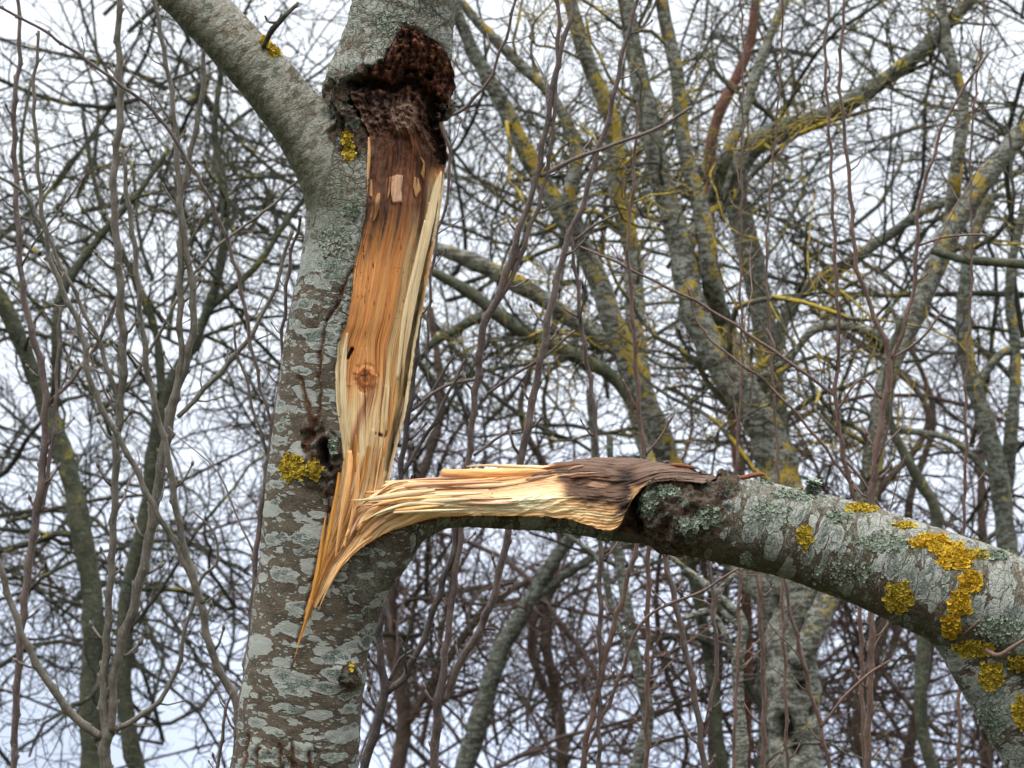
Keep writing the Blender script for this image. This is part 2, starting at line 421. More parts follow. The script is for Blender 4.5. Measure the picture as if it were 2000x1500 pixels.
# which limb a point of the bark belongs to
near, best, sarc, bu = None, np.full(len(V), 1e9), np.zeros(len(V)), np.zeros(len(V), int)
TD = {"stem": (0.12, 0, 1), "limb": (-0.62, 0, 0.78), "bran": (0.95, 0, -0.3), "subb": (0.45, 0, -0.9)}
for ki, k in enumerate(("stem", "limb", "bran", "subb")):
    p, r = AX[k]
    dmin = np.full(len(V), 1e9); im = np.zeros(len(V), int)
    for a in range(0, len(V), 40000):
        D = np.linalg.norm(V[a:a + 40000, None, :] - p[None], axis=2) / r[None]
        im[a:a + 40000] = D.argmin(1); dmin[a:a + 40000] = D.min(1)
    up = dmin < best
    best[up] = dmin[up]; bu[up] = ki
own = bu.copy()
T = np.array([np.array(TD[k]) / np.linalg.norm(TD[k]) for k in ("stem", "limb", "bran", "subb")])
ORI = at(np.array([690, 690, 690, 1880]), np.array([380, 380, 1180, 1200]))
def qcoord(V, own):
    t = T[own]; s_ = ((V - ORI[own]) * t).sum(1)
    return V + t * (s_ * 1.5)[:, None] + own[:, None] * 0.37
ownq = np.where((own == 2) & (plan(V)[0] < 800), 0, own)
q = qcoord(V, ownq)
N = normals(V); px, py = plan(V)

# wounds: rails of the two torn faces (left x, left y, right x, right y)
RA = np.array([(788, 54, 796, 54), (768, 84, 846, 78), (750, 115, 872, 108), (722, 140, 888, 145), (692, 160, 885, 182), (686, 190, 868, 210), (704, 225, 858, 238), (720, 258, 868, 270), (722, 290, 874, 300), (718, 340, 868, 335), (714, 400, 862, 400), (706, 450, 852, 455),
    (692, 505, 841, 515), (686, 560, 831, 568), (676, 620, 822, 620), (659, 670, 812, 672), (653, 730, 804, 730), (657, 790, 796, 788), (667, 840, 784, 838), (666, 900, 769, 898),
    (660, 945, 760, 942), (647, 985, 750, 985), (636, 1030, 733, 1020), (622, 1075, 705, 1058), (612, 1120, 664, 1103), (601, 1165, 636, 1150), (592, 1205, 611, 1196), (582, 1245, 593, 1238), (573, 1284, 576, 1282)], float)
RB = np.array([(612, 1184, 616, 1190), (640, 1118, 648, 1132), (666, 1070, 690, 1084), (684, 1020, 728, 1056), (702, 986, 762, 1038), (740, 957, 798, 1026), (768, 940, 850, 1012),
    (860, 935, 920, 1007), (950, 930, 1000, 1008), (1035, 915, 1060, 1009), (1100, 901, 1112, 1015), (1160, 894, 1152, 1027), (1210, 893, 1186, 1037), (1250, 896, 1212, 1024),
    (1285, 903, 1224, 990), (1325, 911, 1245, 956), (1365, 922, 1300, 940), (1405, 932, 1372, 944)], float)
def stem_front(x, y):
    c = np.interp(-y, [-a[1] for a in STEM], [a[0] for a in STEM]); r = np.interp(-y, [-a[1] for a in STEM], [a[2] for a in STEM])
    return -np.sqrt(np.clip(r ** 2 - (x - c) ** 2, (0.25 * r) ** 2, None)) / 1000
yAL = stem_front(RA[:, 0], RA[:, 1]) + 0.006
yAR = np.interp(RA[:, 1], [54, 84, 115, 145, 190, 240, 300, 340, 400, 800, 940, 1000, 1100, 1200, 1284], [-0.104, -0.088, -0.065, -0.03, -0.02, -0.02, -0.005, 0.015, 0.035, 0.035, 0.02, -0.02, -0.085, -0.112, -0.117])
RAy = np.column_stack([RA, yAL * 1000, yAR * 1000])
yBB = np.interp(RB[:, 2], [616, 690, 762, 850, 1000, 1200, 1240, 1310, 1420], [-0.1195, -0.117, -0.108, -0.088, -0.066, -0.085, -0.09, -0.085, -0.08])
yBT = np.interp(RB[:, 0], [612, 666, 740, 860, 1000, 1250, 1440], [-0.1205, -0.118, -0.085, -0.01, 0.01, 0.0, -0.02])
RBy = np.column_stack([RB, yBT * 1000, yBB * 1000])

# carve the bark away where the wood is bare
polyA = [tuple(r) for r in RA[:, :2]] + [tuple(r) for r in RA[::-1, 2:]]
polyB = [tuple(r) for r in RB[:, :2]] + [tuple(r) for r in RB[::-1, 2:]]
rim = fbm(V * 60, 3)
sa = sd_poly(px, py, polyA) + rim * np.interp(py, [300, 370], [16, 5]); sb = sd_poly(px, py, polyB) + rim * 4
frontish = V[:, 1] < 0.05
cut = ((sa < 0) | (sb < 0)) & frontish
depth_in = sst(-np.minimum(sa, sb), 0, 16)
rows_ = np.interp(py, (RA[:, 1] + RA[:, 3]) / 2, np.arange(len(RA)))
def row(j): return np.interp(rows_, np.arange(len(RA)), RAy[:, j])
uA = np.clip((px - row(0)) / np.maximum(row(2) - row(0), 4), 0, 1.3)
yA_ = (row(4) + (row(5) - row(4)) * uA) / 1000 + np.interp(py, [240, 360], [0.085, 0.024])
V[:, 1] += np.where(cut & (sb < 0), 0.055 * depth_in, 0)
V[:, 1] = np.where(cut & (sa < 0), np.maximum(V[:, 1], V[:, 1] + (yA_ - V[:, 1]) * sst(-sa, 0, 7)), V[:, 1])
lim = np.interp(py, RA[:, 3], RA[:, 2]) - 7                       # bark never stands out past the torn edge of the stem
mA = (py > 300) & (py < 950) & (px > lim) & (px < 900) & (own < 2)
V[mA, 0] -= ((px[mA] - lim[mA]) * 0.001)
topB = np.interp(px, RB[:, 0], RB[:, 1]) + 9
mB = (px > 790) & (px < 1400) & (py < topB) & (py > 860) & (own == 2)
V[mB, 2] -= (topB[mB] - py[mB]) * 0.001
px, py = plan(V)
rb_ = np.interp(px, RB[:, 0], np.arange(len(RB))); tB = np.interp(px, RB[:, 0], RB[:, 1]); bB = np.interp(px, RB[:, 2], RB[:, 3])
uB = np.clip((py - tB) / np.maximum(bB - tB, 6), 0, 1); yB_ = (np.interp(px, RB[:, 0], RBy[:, 4]) * (1 - uB) + np.interp(px, RB[:, 2], RBy[:, 5]) * uB) / 1000 + 0.024
inB = (sd_poly(px, py, polyB) < 2) & frontish & (px > 700)
V[:, 1] = np.where(inB, np.maximum(V[:, 1], yB_), V[:, 1])

# zones on the bark
def blob(cx, cy, rx, ry, soft=0.45):
    d = np.hypot((px - cx) / rx, (py - cy) / ry); return 1 - sst(d, 1 - soft, 1 + soft)
wz = fbm(V * 16, 3) * 0.5
rotpoly = [(792, 56), (830, 66), (866, 104), (890, 150), (884, 190), (858, 222), (866, 262), (880, 300), (872, 345), (850, 330), (838, 262), (800, 235), (760, 236), (736, 270), (722, 268), (706, 225), (688, 192), (684, 165), (712, 150), (742, 150), (762, 110)]
sr = sd_poly(px, py, rotpoly) + wz * 26
rot = (1 - sst(sr, -8, 8)) * (V[:, 1] < 0.06)
rot = np.maximum(rot, (1 - sst(sd_poly(px, py, [(1196, 930), (1240, 925), (1262, 950), (1250, 1000), (1262, 1050), (1205, 1046), (1226, 1010), (1232, 960)]) + wz * 12, -6, 8)))
rug = np.zeros(len(V))
for b in ((765, 200, 135, 72), (700, 255, 60, 50), (640, 905, 45, 62), (612, 850, 25, 40), (1320, 985, 95, 92), (1405, 950, 40, 30), (1268, 985, 52, 66), (676, 1322, 20, 22), (870, 270, 40, 60)):
    rug = np.maximum(rug, blob(*b))
rug = np.maximum(rug, (1 - sst(d_line(px, py, [(480, 1500), (560, 1470), (700, 1480)]), 10, 60)) * 0.35)
rug = rug * (V[:, 1] < 0.07)
scal = np.clip(0.15 + 0.95 * (own == 0) * sst(py, 560, 380) + 0.55 * (own == 2) * (py < 5000) + 0.5 * (own == 3) + 0.3 * (own == 1), 0, 1)
scal = np.where((own == 0) & (py > 420) & (py < 640), 0.75, scal)
cov = np.select([own == 0, own == 1, own >= 2], [0.16 + 0.16 * sst(py, 640, 480) - 0.14 * sst(py, 300, 200) - 0.04 * sst(py, 700, 900) * sst(py, 1100, 950), np.full(len(V), 0.22), 0.25 + 0 * px])
cov = np.where((own == 2) & (px < 850), 0.05, cov) - 0.1 * rug
cov = np.where((own == 2) & (px > 1200), cov - 0.34 * sst(N[:, 2], -0.1, -0.6) , cov)
olive_dk = np.where(own == 1, sst(-N[:, 0] * 0.8 - N[:, 2] * 0.5, 0.05, 0.75), 0)
olive_dk = np.maximum(olive_dk, 0.75 * np.exp(-((px - 640) ** 2 + (py - 380) ** 2) / 75 ** 2) * sst(-N[:, 0], -0.4, 0.5))
olive_dk = np.maximum(olive_dk, np.where((own == 2) & (px > 760), 0.65 * sst(-N[:, 2], 0.35, 0.9), 0))  # down-facing side of the branch tinted dark olive
# cracks
crk = np.zeros(len(V))
wob = fbm(V * 45, 2) * 7
for L_, w in (([(690, 520), (672, 560), (660, 590), (638, 625), (628, 660), (624, 720), (625, 800), (618, 830)], 2.6), ([(584, 740), (600, 790), (610, 850), (600, 880)], 4.0),
              ([(637, 960), (643, 1000), (640, 1050), (630, 1070)], 2.2), ([(575, 1282), (572, 1310)], 1.6), ([(545, 1455), (548, 1500), (545, 1560)], 3), ([(570, 1450), (574, 1500)], 3.4), ([(500, 1460), (497, 1520)], 3), ([(605, 1470), (608, 1540)], 3), ([(480, 1440), (470, 1540)], 4)):
    crk = np.maximum(crk, 1 - sst(d_line(px + wob, py + wob * 0.3, L_), w * 0.5, w * 1.9))
crk *= (V[:, 1] < 0)
blk = (1 - sst(d_line(px, py, [(690, 166), (740, 172), (786, 166), (822, 172), (856, 196), (846, 236), (858, 280), (866, 320)]) + wz * 14, 5, 17)) * (V[:, 1] < 0.06)
blk = np.maximum(blk, (1 - sst(d_line(px, py, [(630, 872), (635, 896), (644, 915)]) + wz * 10, 3, 11)) * (V[:, 1] < 0))
blk = np.maximum(blk, (1 - sst(d_line(px, py, [(1240, 955), (1236, 1000), (1250, 1040)]) + wz * 8, 4, 12)) * (V[:, 1] < 0.02))
# relief
d = fbm(V * 7, 3) * 0.006 + fbm(q * 38, 3) * 0.0016
rr = ridged(V * 26 + fbm(V * 14, 2)[:, None] * 0.5, 4)
d += rug * ((rr - 0.55) * 0.034 + fbm(V * 90, 3) * 0.006)
d += scal * (fbm(V * 70, 3)) * 0.0028 + (own == 0) * sst(py, 340, 200) * (1 - cut) * (ridged(V * [48, 48, 20] + fbm(V * 20, 2)[:, None] * 0.6, 3) - 0.6) * 0.007
d += rot * ((ridged(V * 34, 4) - 0.6) * 0.022 - 0.020)
d -= crk * 0.006 + blk * 0.014
for cx, cy, rx, ry, dp in ((655, 172, 9, 14, 0.02), (634, 885, 12, 26, 0.028), (1243, 990, 9, 34, 0.03), (1385, 932, 14, 8, 0.02)):
    d -= blob(cx, cy, rx, ry, 0.4) * dp * (V[:, 1] < 0)
for cx, cy, r_, hh in ((700, 140, 45, 0.012), (660, 215, 40, 0.012), (876, 215, 18, 0.006), (1290, 935, 50, 0.010), (1330, 1020, 45, 0.018), (605, 905, 30, 0.010), (678, 1320, 26, 0.014), (1260, 950, 24, 0.012)):
    d += blob(cx, cy, r_, r_, 0.8) * hh
d = np.where(cut, np.minimum(d, 0) * 0.5, d)
V = V + N * d[:, None]
hole = np.maximum(blob(634, 885, 13, 30), blob(1244, 1000, 6, 30))
rot = np.maximum(rot, hole)
cov -= rot * 0.5

yng = np.where(own == 1, 0.85, 0.0); yng = np.maximum(yng, 0.35 * (own == 0) * sst(py, 330, 180)); yng = np.maximum(yng, 0.8 * np.exp(-((px - 640) ** 2 + (py - 340) ** 2) / 85 ** 2)) * (1 - rug * 0.7)
yng = np.maximum(yng, 0.35 * (own == 2) * (px > 1250) * sst(N[:, 2], 0.35, 0.8))
ATT = dict(yng=np.clip(yng, 0, 1), blk=blk, q=q, cov=cov, rug=rug, rot=rot, olive_dk=olive_dk, crk=crk, scal=scal)
BASE = to_world(at(470, 3690, 0.0)); BASE[2] = 0
tree = thing("broken_tree", "large lichened tree in front, its orange wood bared where a branch tore away", "tree", tuple(BASE))
VW = to_world(V); NW = normals(VW)
fo = own[Q4]; fo = np.where((fo == fo[:, :1]).all(1), fo[:, 0], fo.max(1)); fo[fo == 3] = 2
hb = BVHTree.FromPolygons([tuple(v) for v in V], [tuple(f) for f in Q4.tolist()])
def ext_tube(C, sides=28, n=40):
    c, r = axis(C, n); v, f = tube_np(to_world(c), r, sides); 
    hv = np.repeat(c, sides, 0); 
    dd = fbm(v * 9, 3)[:, None] * 0.004
    return v, f
EXT = {0: [[(541, 1880, 136, 0.002), (500, 2400, 150, 0.02), (470, 3000, 165, 0.02), (455, 3500, 190, 0.02), (450, 3760, 240, 0.02)],
           [(800, -180, 93, 0), (806, -500, 86, 0), (780, -1000, 70, 0.05), (820, -1600, 48, 0.1)]],
       1: [[(235, -159, 49, -0.08), (110, -330, 46, -0.1), (-60, -800, 40, -0.15), (-150, -1300, 25, -0.2)]],
       2: [[(2240, 1335, 102, -0.05), (2450, 1500, 90, -0.05), (2700, 1900, 75, 0), (2900, 2600, 50, 0.05), (2950, 3500, 25, 0.1)],
           [(2145, 1750, 57, 0.03), (2200, 2100, 45, 0.05), (2180, 2700, 30, 0.1), (2250, 3400, 14, 0.15)]]}
OBS = {}
for k, nm, lab in ((0, "trunk", None), (1, "side_limb", "smooth olive-tinged limb rising to the upper left"), (2, "broken_branch", "broken branch hanging out to the right, crusted with pale lichen")):
    F = Q4[fo == k]; used = np.unique(F); mp = np.full(len(V), -1); mp[used] = np.arange(len(used))
    vs, fs = [VW[used]], [mp[F]]
    at_ = {a: [b[used]] for a, b in ATT.items()}
    o_ = len(used); caps = []
    for C in EXT[k]:
        v, f = ext_tube(C)
        vs.append(v); fs.append(f[0] + o_); o_ += len(v)
        for a in ATT:
            at_[a].append(v * [1, 1, 2.2] if a == 'q' else np.full(len(v), {'cov': 0.1, 'scal': 0.3}.get(a, 0.0)))
    me = mesh_np(nm, np.vstack(vs), np.vstack(fs), M_BARK, attrs={a: np.concatenate(b) for a, b in at_.items()})
    nn = np.vstack([NW[used], np.zeros((o_ - len(used), 3))]); 
    me.normals_split_custom_set_from_vertices(nn.tolist())
    OBS[k] = link(nm, me, tree)
    if lab: OBS[k]['label'] = lab

# ------------------------------------------------------------------ the torn faces
CREAM = np.array([0.88, 0.69, 0.41]); TAN = np.array([0.84, 0.455, 0.18]); ORB = np.array([0.66, 0.235, 0.060]); DKB = np.array([0.085, 0.042, 0.027])
BLK = np.array([0.02, 0.012, 0.01]); PINK = np.array([0.46, 0.27, 0.17]); ORG = np.array([0.72, 0.33, 0.07]); RED = np.array([0.30, 0.11, 0.045])
def lerp(a, b, t): return a + (b - a) * t[..., None]
def terr(a, b, K, seed):
    """torn fibres: strips of random height, wandering along the grain"""
    w = a * K + n2(a * K * 0.3, b * 1.3, seed, 3) * 1.6 + n2(a * 0 + seed, b * 6, seed + 3, 2) * 0.35
    i = np.floor(w); f = w - i
    seg = np.floor(b * 2.2 + hash1(i, seed + 9) * 7)
    h0 = hash1(i + seg * 57.0, seed); h1 = hash1(i + 1 + np.floor(b * 2.2 + hash1(i + 1, seed + 9) * 7) * 57.0, seed)
    t = sst(f, 0.72, 1.0)
    return h0 * (1 - t) + h1 * t, i, f
def cracks(a, b, K, v, seed, w=0.06):
    c = 1 - sst(np.abs(n2(a * K, b * v, seed, 2)), 0, w)
    return c * sst(n2(a * 25, b * 3.5, seed + 1, 2), -0.05, 0.25)
def torn(name, rows, nu, nv, fn, label, back=0.03, topfree=0.0):
    R = crom(rows, nv); u = np.linspace(0, 1, nu)[None, :]; v = np.linspace(0, 1, nv)[:, None]
    Lx, Ly, Rx, Ry, La, Ra = [R[:, j][:, None] for j in range(6)]
    mid = np.stack([(Lx + Rx)[:, 0] / 2, (Ly + Ry)[:, 0] / 2], -1)
    s_ = np.concatenate([[0], np.cumsum(np.linalg.norm(np.diff(mid, axis=0), axis=1))])[:, None]
    wid = np.hypot(Rx - Lx, Ry - Ly)
    j1 = n2(s_ / 22, 0 * s_, 3.0, 4) * np.interp(Ly, [300, 380], [9.0, 4.0]) * np.clip(wid / 60, 0, 1); j2 = n2(s_ / 18, 0 * s_, 8.0, 4) * np.interp(Ly, [300, 380], [8.0, 3.0]) * np.clip(wid / 60, 0, 1)
    U = u + (1 - u) ** 6 * j1 / np.maximum(wid, 5) + u ** 6 * j2 / np.maximum(wid, 5)
    X = Lx + (Rx - Lx) * U; Y = Ly + (Ry - Ly) * U
    a = (u - 0.5) * wid / 1000; b = np.broadcast_to(s_ / 1000, a.shape)
    y0 = (La + (Ra - La) * u) / 1000
    h, col, g = fn(X, Y, u + 0 * v, a, b, y0, wid)
    P = at(X, Y, y0) ; P[..., 1] -= h
    ins = np.minimum(u, 1 - u) + 0 * v
    B = P.copy(); ed = sst(ins, 0, 0.12)
    B[..., 1] = (y0 + 0.004 + back(Y) * ed)
    e0 = sst(v + 0 * u, 0, 0.01) * sst(v + 0 * u, 1, 0.99)
    n = nu * nv; idx = np.arange(n).reshape(nv, nu)
    q1 = np.stack([idx[:-1, :-1], idx[1:, :-1], idx[1:, 1:], idx[:-1, 1:]], -1).reshape(-1, 4)
    q2 = q1[:, ::-1] + n
    def strip(e): return np.stack([e[:-1], e[1:], e[1:] + n, e[:-1] + n], -1)
    st = [strip(idx[:, 0])[:, ::-1], strip(idx[:, -1]), strip(idx[0, :]), strip(idx[-1, :])[:, ::-1]]
    Vv = np.vstack([P.reshape(-1, 3), B.reshape(-1, 3)])
    cc = np.vstack([col.reshape(-1, 3)] * 2); gg = np.vstack([g.reshape(-1, 3)] * 2)
    me = mesh_np(name, to_world(Vv), np.vstack([q1, q2] + st), M_WOOD, attrs=dict(col=np.clip(cc, 0.004, 0.9), g=gg))
    o = link(name, me, tree); o['label'] = label
    return P, o

def faceA(X, Y, u, a, b, y0, wid):
    kx, ky = 715.0, 738.0
    wr = np.exp(-((Y - ky) / 55) ** 2) * np.exp(-np.abs(X - kx) / 26) * np.sign(X - kx) * 0.016
    sway = 0.010 * np.exp(-((Y - 830) / 60) ** 2) * np.exp(-((X - 700) / 40) ** 2)
    aa = a - wr + sway
    t1, i1, f1 = terr(aa, b, 62, 1.0); t2, i2, f2 = terr(aa, b, 170, 5.0)
    fine = n2(aa * 900, b * 9, 2.0, 3)
    rough = sst(u, 0.55, 0.75) * sst(Y, 330, 400) + sst(Y, 880, 1000) + 0.35
    h = (t1 - 0.5) * 0.009 * np.clip(rough, 0, 1.2) + (t2 - 0.5) * 0.0028 + fine * 0.0008
    h = h + 0.022 * np.sin(np.pi * u) * np.clip(wid / 150, 0, 1) * sst(Y, 300, 420)
    # colours
    s1 = n2(aa * 55, b * 1.6, 4.0, 4); s2 = n2(aa * 170, b * 4, 6.0, 3); s3 = n2(aa * 400, b * 8, 7.0, 3)
    c = lerp(TAN + 0 * X[..., None], ORB, np.clip(0.66 + s1 * 0.5 + s2 * 0.4, 0, 1))
    mid = np.clip(sst(Y, 700, 840) + sst(u + s1 * 0.22, 0.60, 0.72) * sst(Y, 330, 380), 0, 1)
    pale = lerp(CREAM + 0 * X[..., None], TAN, np.clip(0.38 + s1 * 0.75 + s2 * 0.5 + sst(Y, 930, 1100) * 0.35, 0, 1))
    c = lerp(c, pale, np.clip(mid * (0.88 + 0.3 * s2), 0, 1))
    c = lerp(c, pale, (sst(u, 0.14 + 0.05 * s2, 0.07)) * sst(Y, 640, 680))
    # warm lower tip
    c = lerp(c, ORG * 0.95, sst(Y, 960, 1120) * np.clip(0.55 + s1 * 0.8, 0, 1) * 0.75)
    # brown rotted top
    dk = sst(Y + s1 * 90 + s2 * 50, 520, 395) * (1 - sst(u + s1 * 0.12, 0.74, 0.84) * sst(Y, 318, 345))
    c = lerp(c, lerp(DKB + 0 * X[..., None], RED * 0.7, np.clip(0.3 + s2 * 0.9 + s1 * 0.5, 0, 1)), dk)
    st = sst(Y + s1 * 120, 640, 430) * np.clip(sst(s1 + s2 * 0.6, 0.0, 0.45), 0, 1) * (1 - sst(u, 0.6, 0.72))
    c = lerp(c, RED * 0.8, st * 0.6)
    h = h + dk * (ridged(np.stack([aa * 60, b * 14, 0 * b], -1), 3) - 0.6) * 0.010
    # crumbling rot in the hollow, a black cleft round the callus knob under it
    q3 = np.stack([X / 30, Y / 40, 0 * X], -1); cr2 = fbm(q3 * [2.6, 3.6, 1] + 5, 4); cr_ = 0.62 + 0.42 * fbm(q3 * 1.3 + fbm(q3 * 1.1, 2)[..., None] * 1.2, 5) + 0.22 * (ridged(q3 * 1.7 + cr2[..., None] * 0.25, 3) - 0.6)
    top = sst(Y + s1 * 20, 300, 215); dk2 = sst(Y + s2 * 30, 345, 250)
    h = h + top * ((cr_ - 0.55) * 0.045 + cr2 * 0.007 + 0.010) + dk2 * cr2 * 0.006
    low_ = sst(Y + s2 * 30 + (X - 790) * -0.25, 168, 205)[..., None]
    rc = lerp(np.array([0.030, 0.012, 0.009]) + 0 * X[..., None], np.array([0.21, 0.075, 0.042]) * (1 - low_) + np.array([0.17, 0.115, 0.085]) * low_, np.clip(sst(cr_ + cr2 * 0.9 + s1 * 0.3, 0.45, 1.15), 0, 1))
    rc = lerp(rc, np.array([0.30, 0.20, 0.13]), sst(cr2, 0.35, 0.55) * sst(X, 760, 720))
    c = lerp(c, rc, top)
    arc = d_line(X + cr2 * 16, Y + cr_ * 14 + 16 * n2(X / 34, Y / 34, 81.0, 2), [(694, 172), (735, 172), (772, 178), (800, 172), (826, 184), (846, 210), (842, 245), (856, 290), (866, 330)])
    arc = np.minimum(arc, np.hypot(X - 838, (Y - 150) * 0.7) + 6 + cr2 * 10); arc = np.minimum(arc, np.hypot((X - 800) * 0.6, Y - 140) + 9 + cr2 * 12)
    bl = 1 - sst(arc, 5, 19 - 7 * sst(Y, 240, 320)); c = lerp(c, BLK, bl); h = h - bl * 0.034 * sst(Y, 370, 250)
    kb = (1 - sst(np.hypot((X - 788) / 33, (Y - 232) / 40) + s2 * 0.15, 0.55, 1.05)); rg = np.sin(np.hypot((X - 790), (Y - 250) * 1.1) / 2.6 + s1 * 3)
    h = h + 0.020 * kb + 0.0022 * rg * kb
    c = lerp(c, lerp(np.array([0.26, 0.165, 0.115]) + 0 * X[..., None], DKB, np.clip(0.45 + 0.3 * rg + s2 * 0.7, 0, 1)), kb * 0.9)
    fl = (1 - sst(d_line(X, Y, [(704, 235), (716, 262), (724, 300)]) + cr2 * 6, 3, 11)); c = lerp(c, np.array([0.24, 0.20, 0.16]), fl * sst(cr2, -0.1, 0.2)); h = h + fl * 0.006
    # knot and its dark tail
    r = np.hypot((X - kx) / 17, (Y - ky) / 22) * (1 + 0.35 * n2(X / 14, Y / 14, 71.0, 3)) + 0.15 * n2(X / 6, Y / 6, 73.0, 2)
    kn = 1 - sst(r, 0.8, 1.25); ring = np.sin(r * 11 + s3 * 3) * 0.7
    c = lerp(c, lerp(ORB + 0 * X[..., None], RED * 0.7, np.clip(0.5 + 0.5 * ring, 0, 1)), kn); h = h + kn * (0.004 + 0.0015 * ring) - 0.003 * np.exp(-((r - 1.2) / 0.2) ** 2)
    c = lerp(c, DKB, (1 - sst(np.hypot((X - 712) / 9, (Y - 733) / 3), 0.6, 1.2)))
    dl = d_line(X + s2 * 5, Y, [(728, 755), (718, 785), (704, 815), (695, 850), (690, 885), (693, 930)])
    c = lerp(c, RED * 0.9, (1 - sst(dl, 2, 13)) * 0.8); h = h - (1 - sst(dl, 0, 8)) * 0.003
    # holes and specks
    hp = 1 - sst(d_line(X, Y, [(680, 698), (684, 690), (688, 682)]) + s3 * 2, 2.5, 5); c = lerp(c, BLK, hp); h = h - hp * 0.01
    hp = 1 - sst(d_line(X, Y, [(737, 847), (750, 852), (754, 844)]) + s3 * 2, 2, 4.5); c = lerp(c, DKB, hp); h = h - hp * 0.008
    rs = np.random.RandomState(3)
    for k in range(34):
        x0 = rs.normal(708, 12) if k < 26 else rs.uniform(740, 790); y_0 = rs.uniform(470, 640)
        m = (np.abs(X - x0) < 8) & (np.abs(Y - y_0) < 12)
        if m.any():
            w = (1 - sst(np.hypot((X[m] - x0) / rs.uniform(0.7, 2.0), (Y[m] - y_0) / rs.uniform(1.0, 7)), 0.4, 1.4)) * rs.uniform(0.3, 1); c[m] = lerp(c[m], DKB, w * 0.9); h[m] -= w * 0.0015
    # paler chips left on the dark top
    for poly, cc, hh in (([(766, 346), (776, 342), (787, 344), (784, 372), (786, 396), (767, 398), (764, 372)], PINK * 1.25, 0.007), ([(809, 346), (818, 350), (822, 372), (812, 388), (807, 366)], TAN * 0.6, 0.006),
                         ([(818, 300), (830, 318), (828, 352), (822, 340), (826, 322)], TAN * 0.75, 0.004), ([(722, 352), (727, 352), (727, 386), (722, 384)], TAN * 0.6, 0.004)):
        m = 1 - sst(sd_poly(X, Y, poly) + s3 * 1.5, -1, 1.2); c = lerp(c, cc * (0.9 + 0.3 * s2[..., None]), m); h = h + m * hh
    cre = sst(f1, 0.7, 0.86) * sst(f1, 1.0, 0.93); c = lerp(c, RED * 0.55, cre * 0.55 * np.clip(rough, 0, 1))
    k1 = cracks(aa, b, 75, 1.7, 41.0, 0.07) * (1 - dk * 0.5); k2 = cracks(aa, b, 190, 4.5, 47.0, 0.09) * np.clip(0.3 + rough, 0, 1)
    c = lerp(c, RED * 0.6, np.clip(k1 * 0.7 + k2 * 0.35, 0, 0.8)); h = h - k1 * 0.0025 - k2 * 0.001
    c = c * 1.24
    g = np.stack([aa * 260, b * 9 + b * 230 * sst(Y, 330, 250), 0 * b], -1)
    return h, c, g
PA, woodA = torn("torn_wood", RAy, 190, 760, faceA, "long bare wood wound on the trunk, dark rot at its top and orange below", lambda Y: np.interp(Y, [260, 380], [0.075, 0.02]))

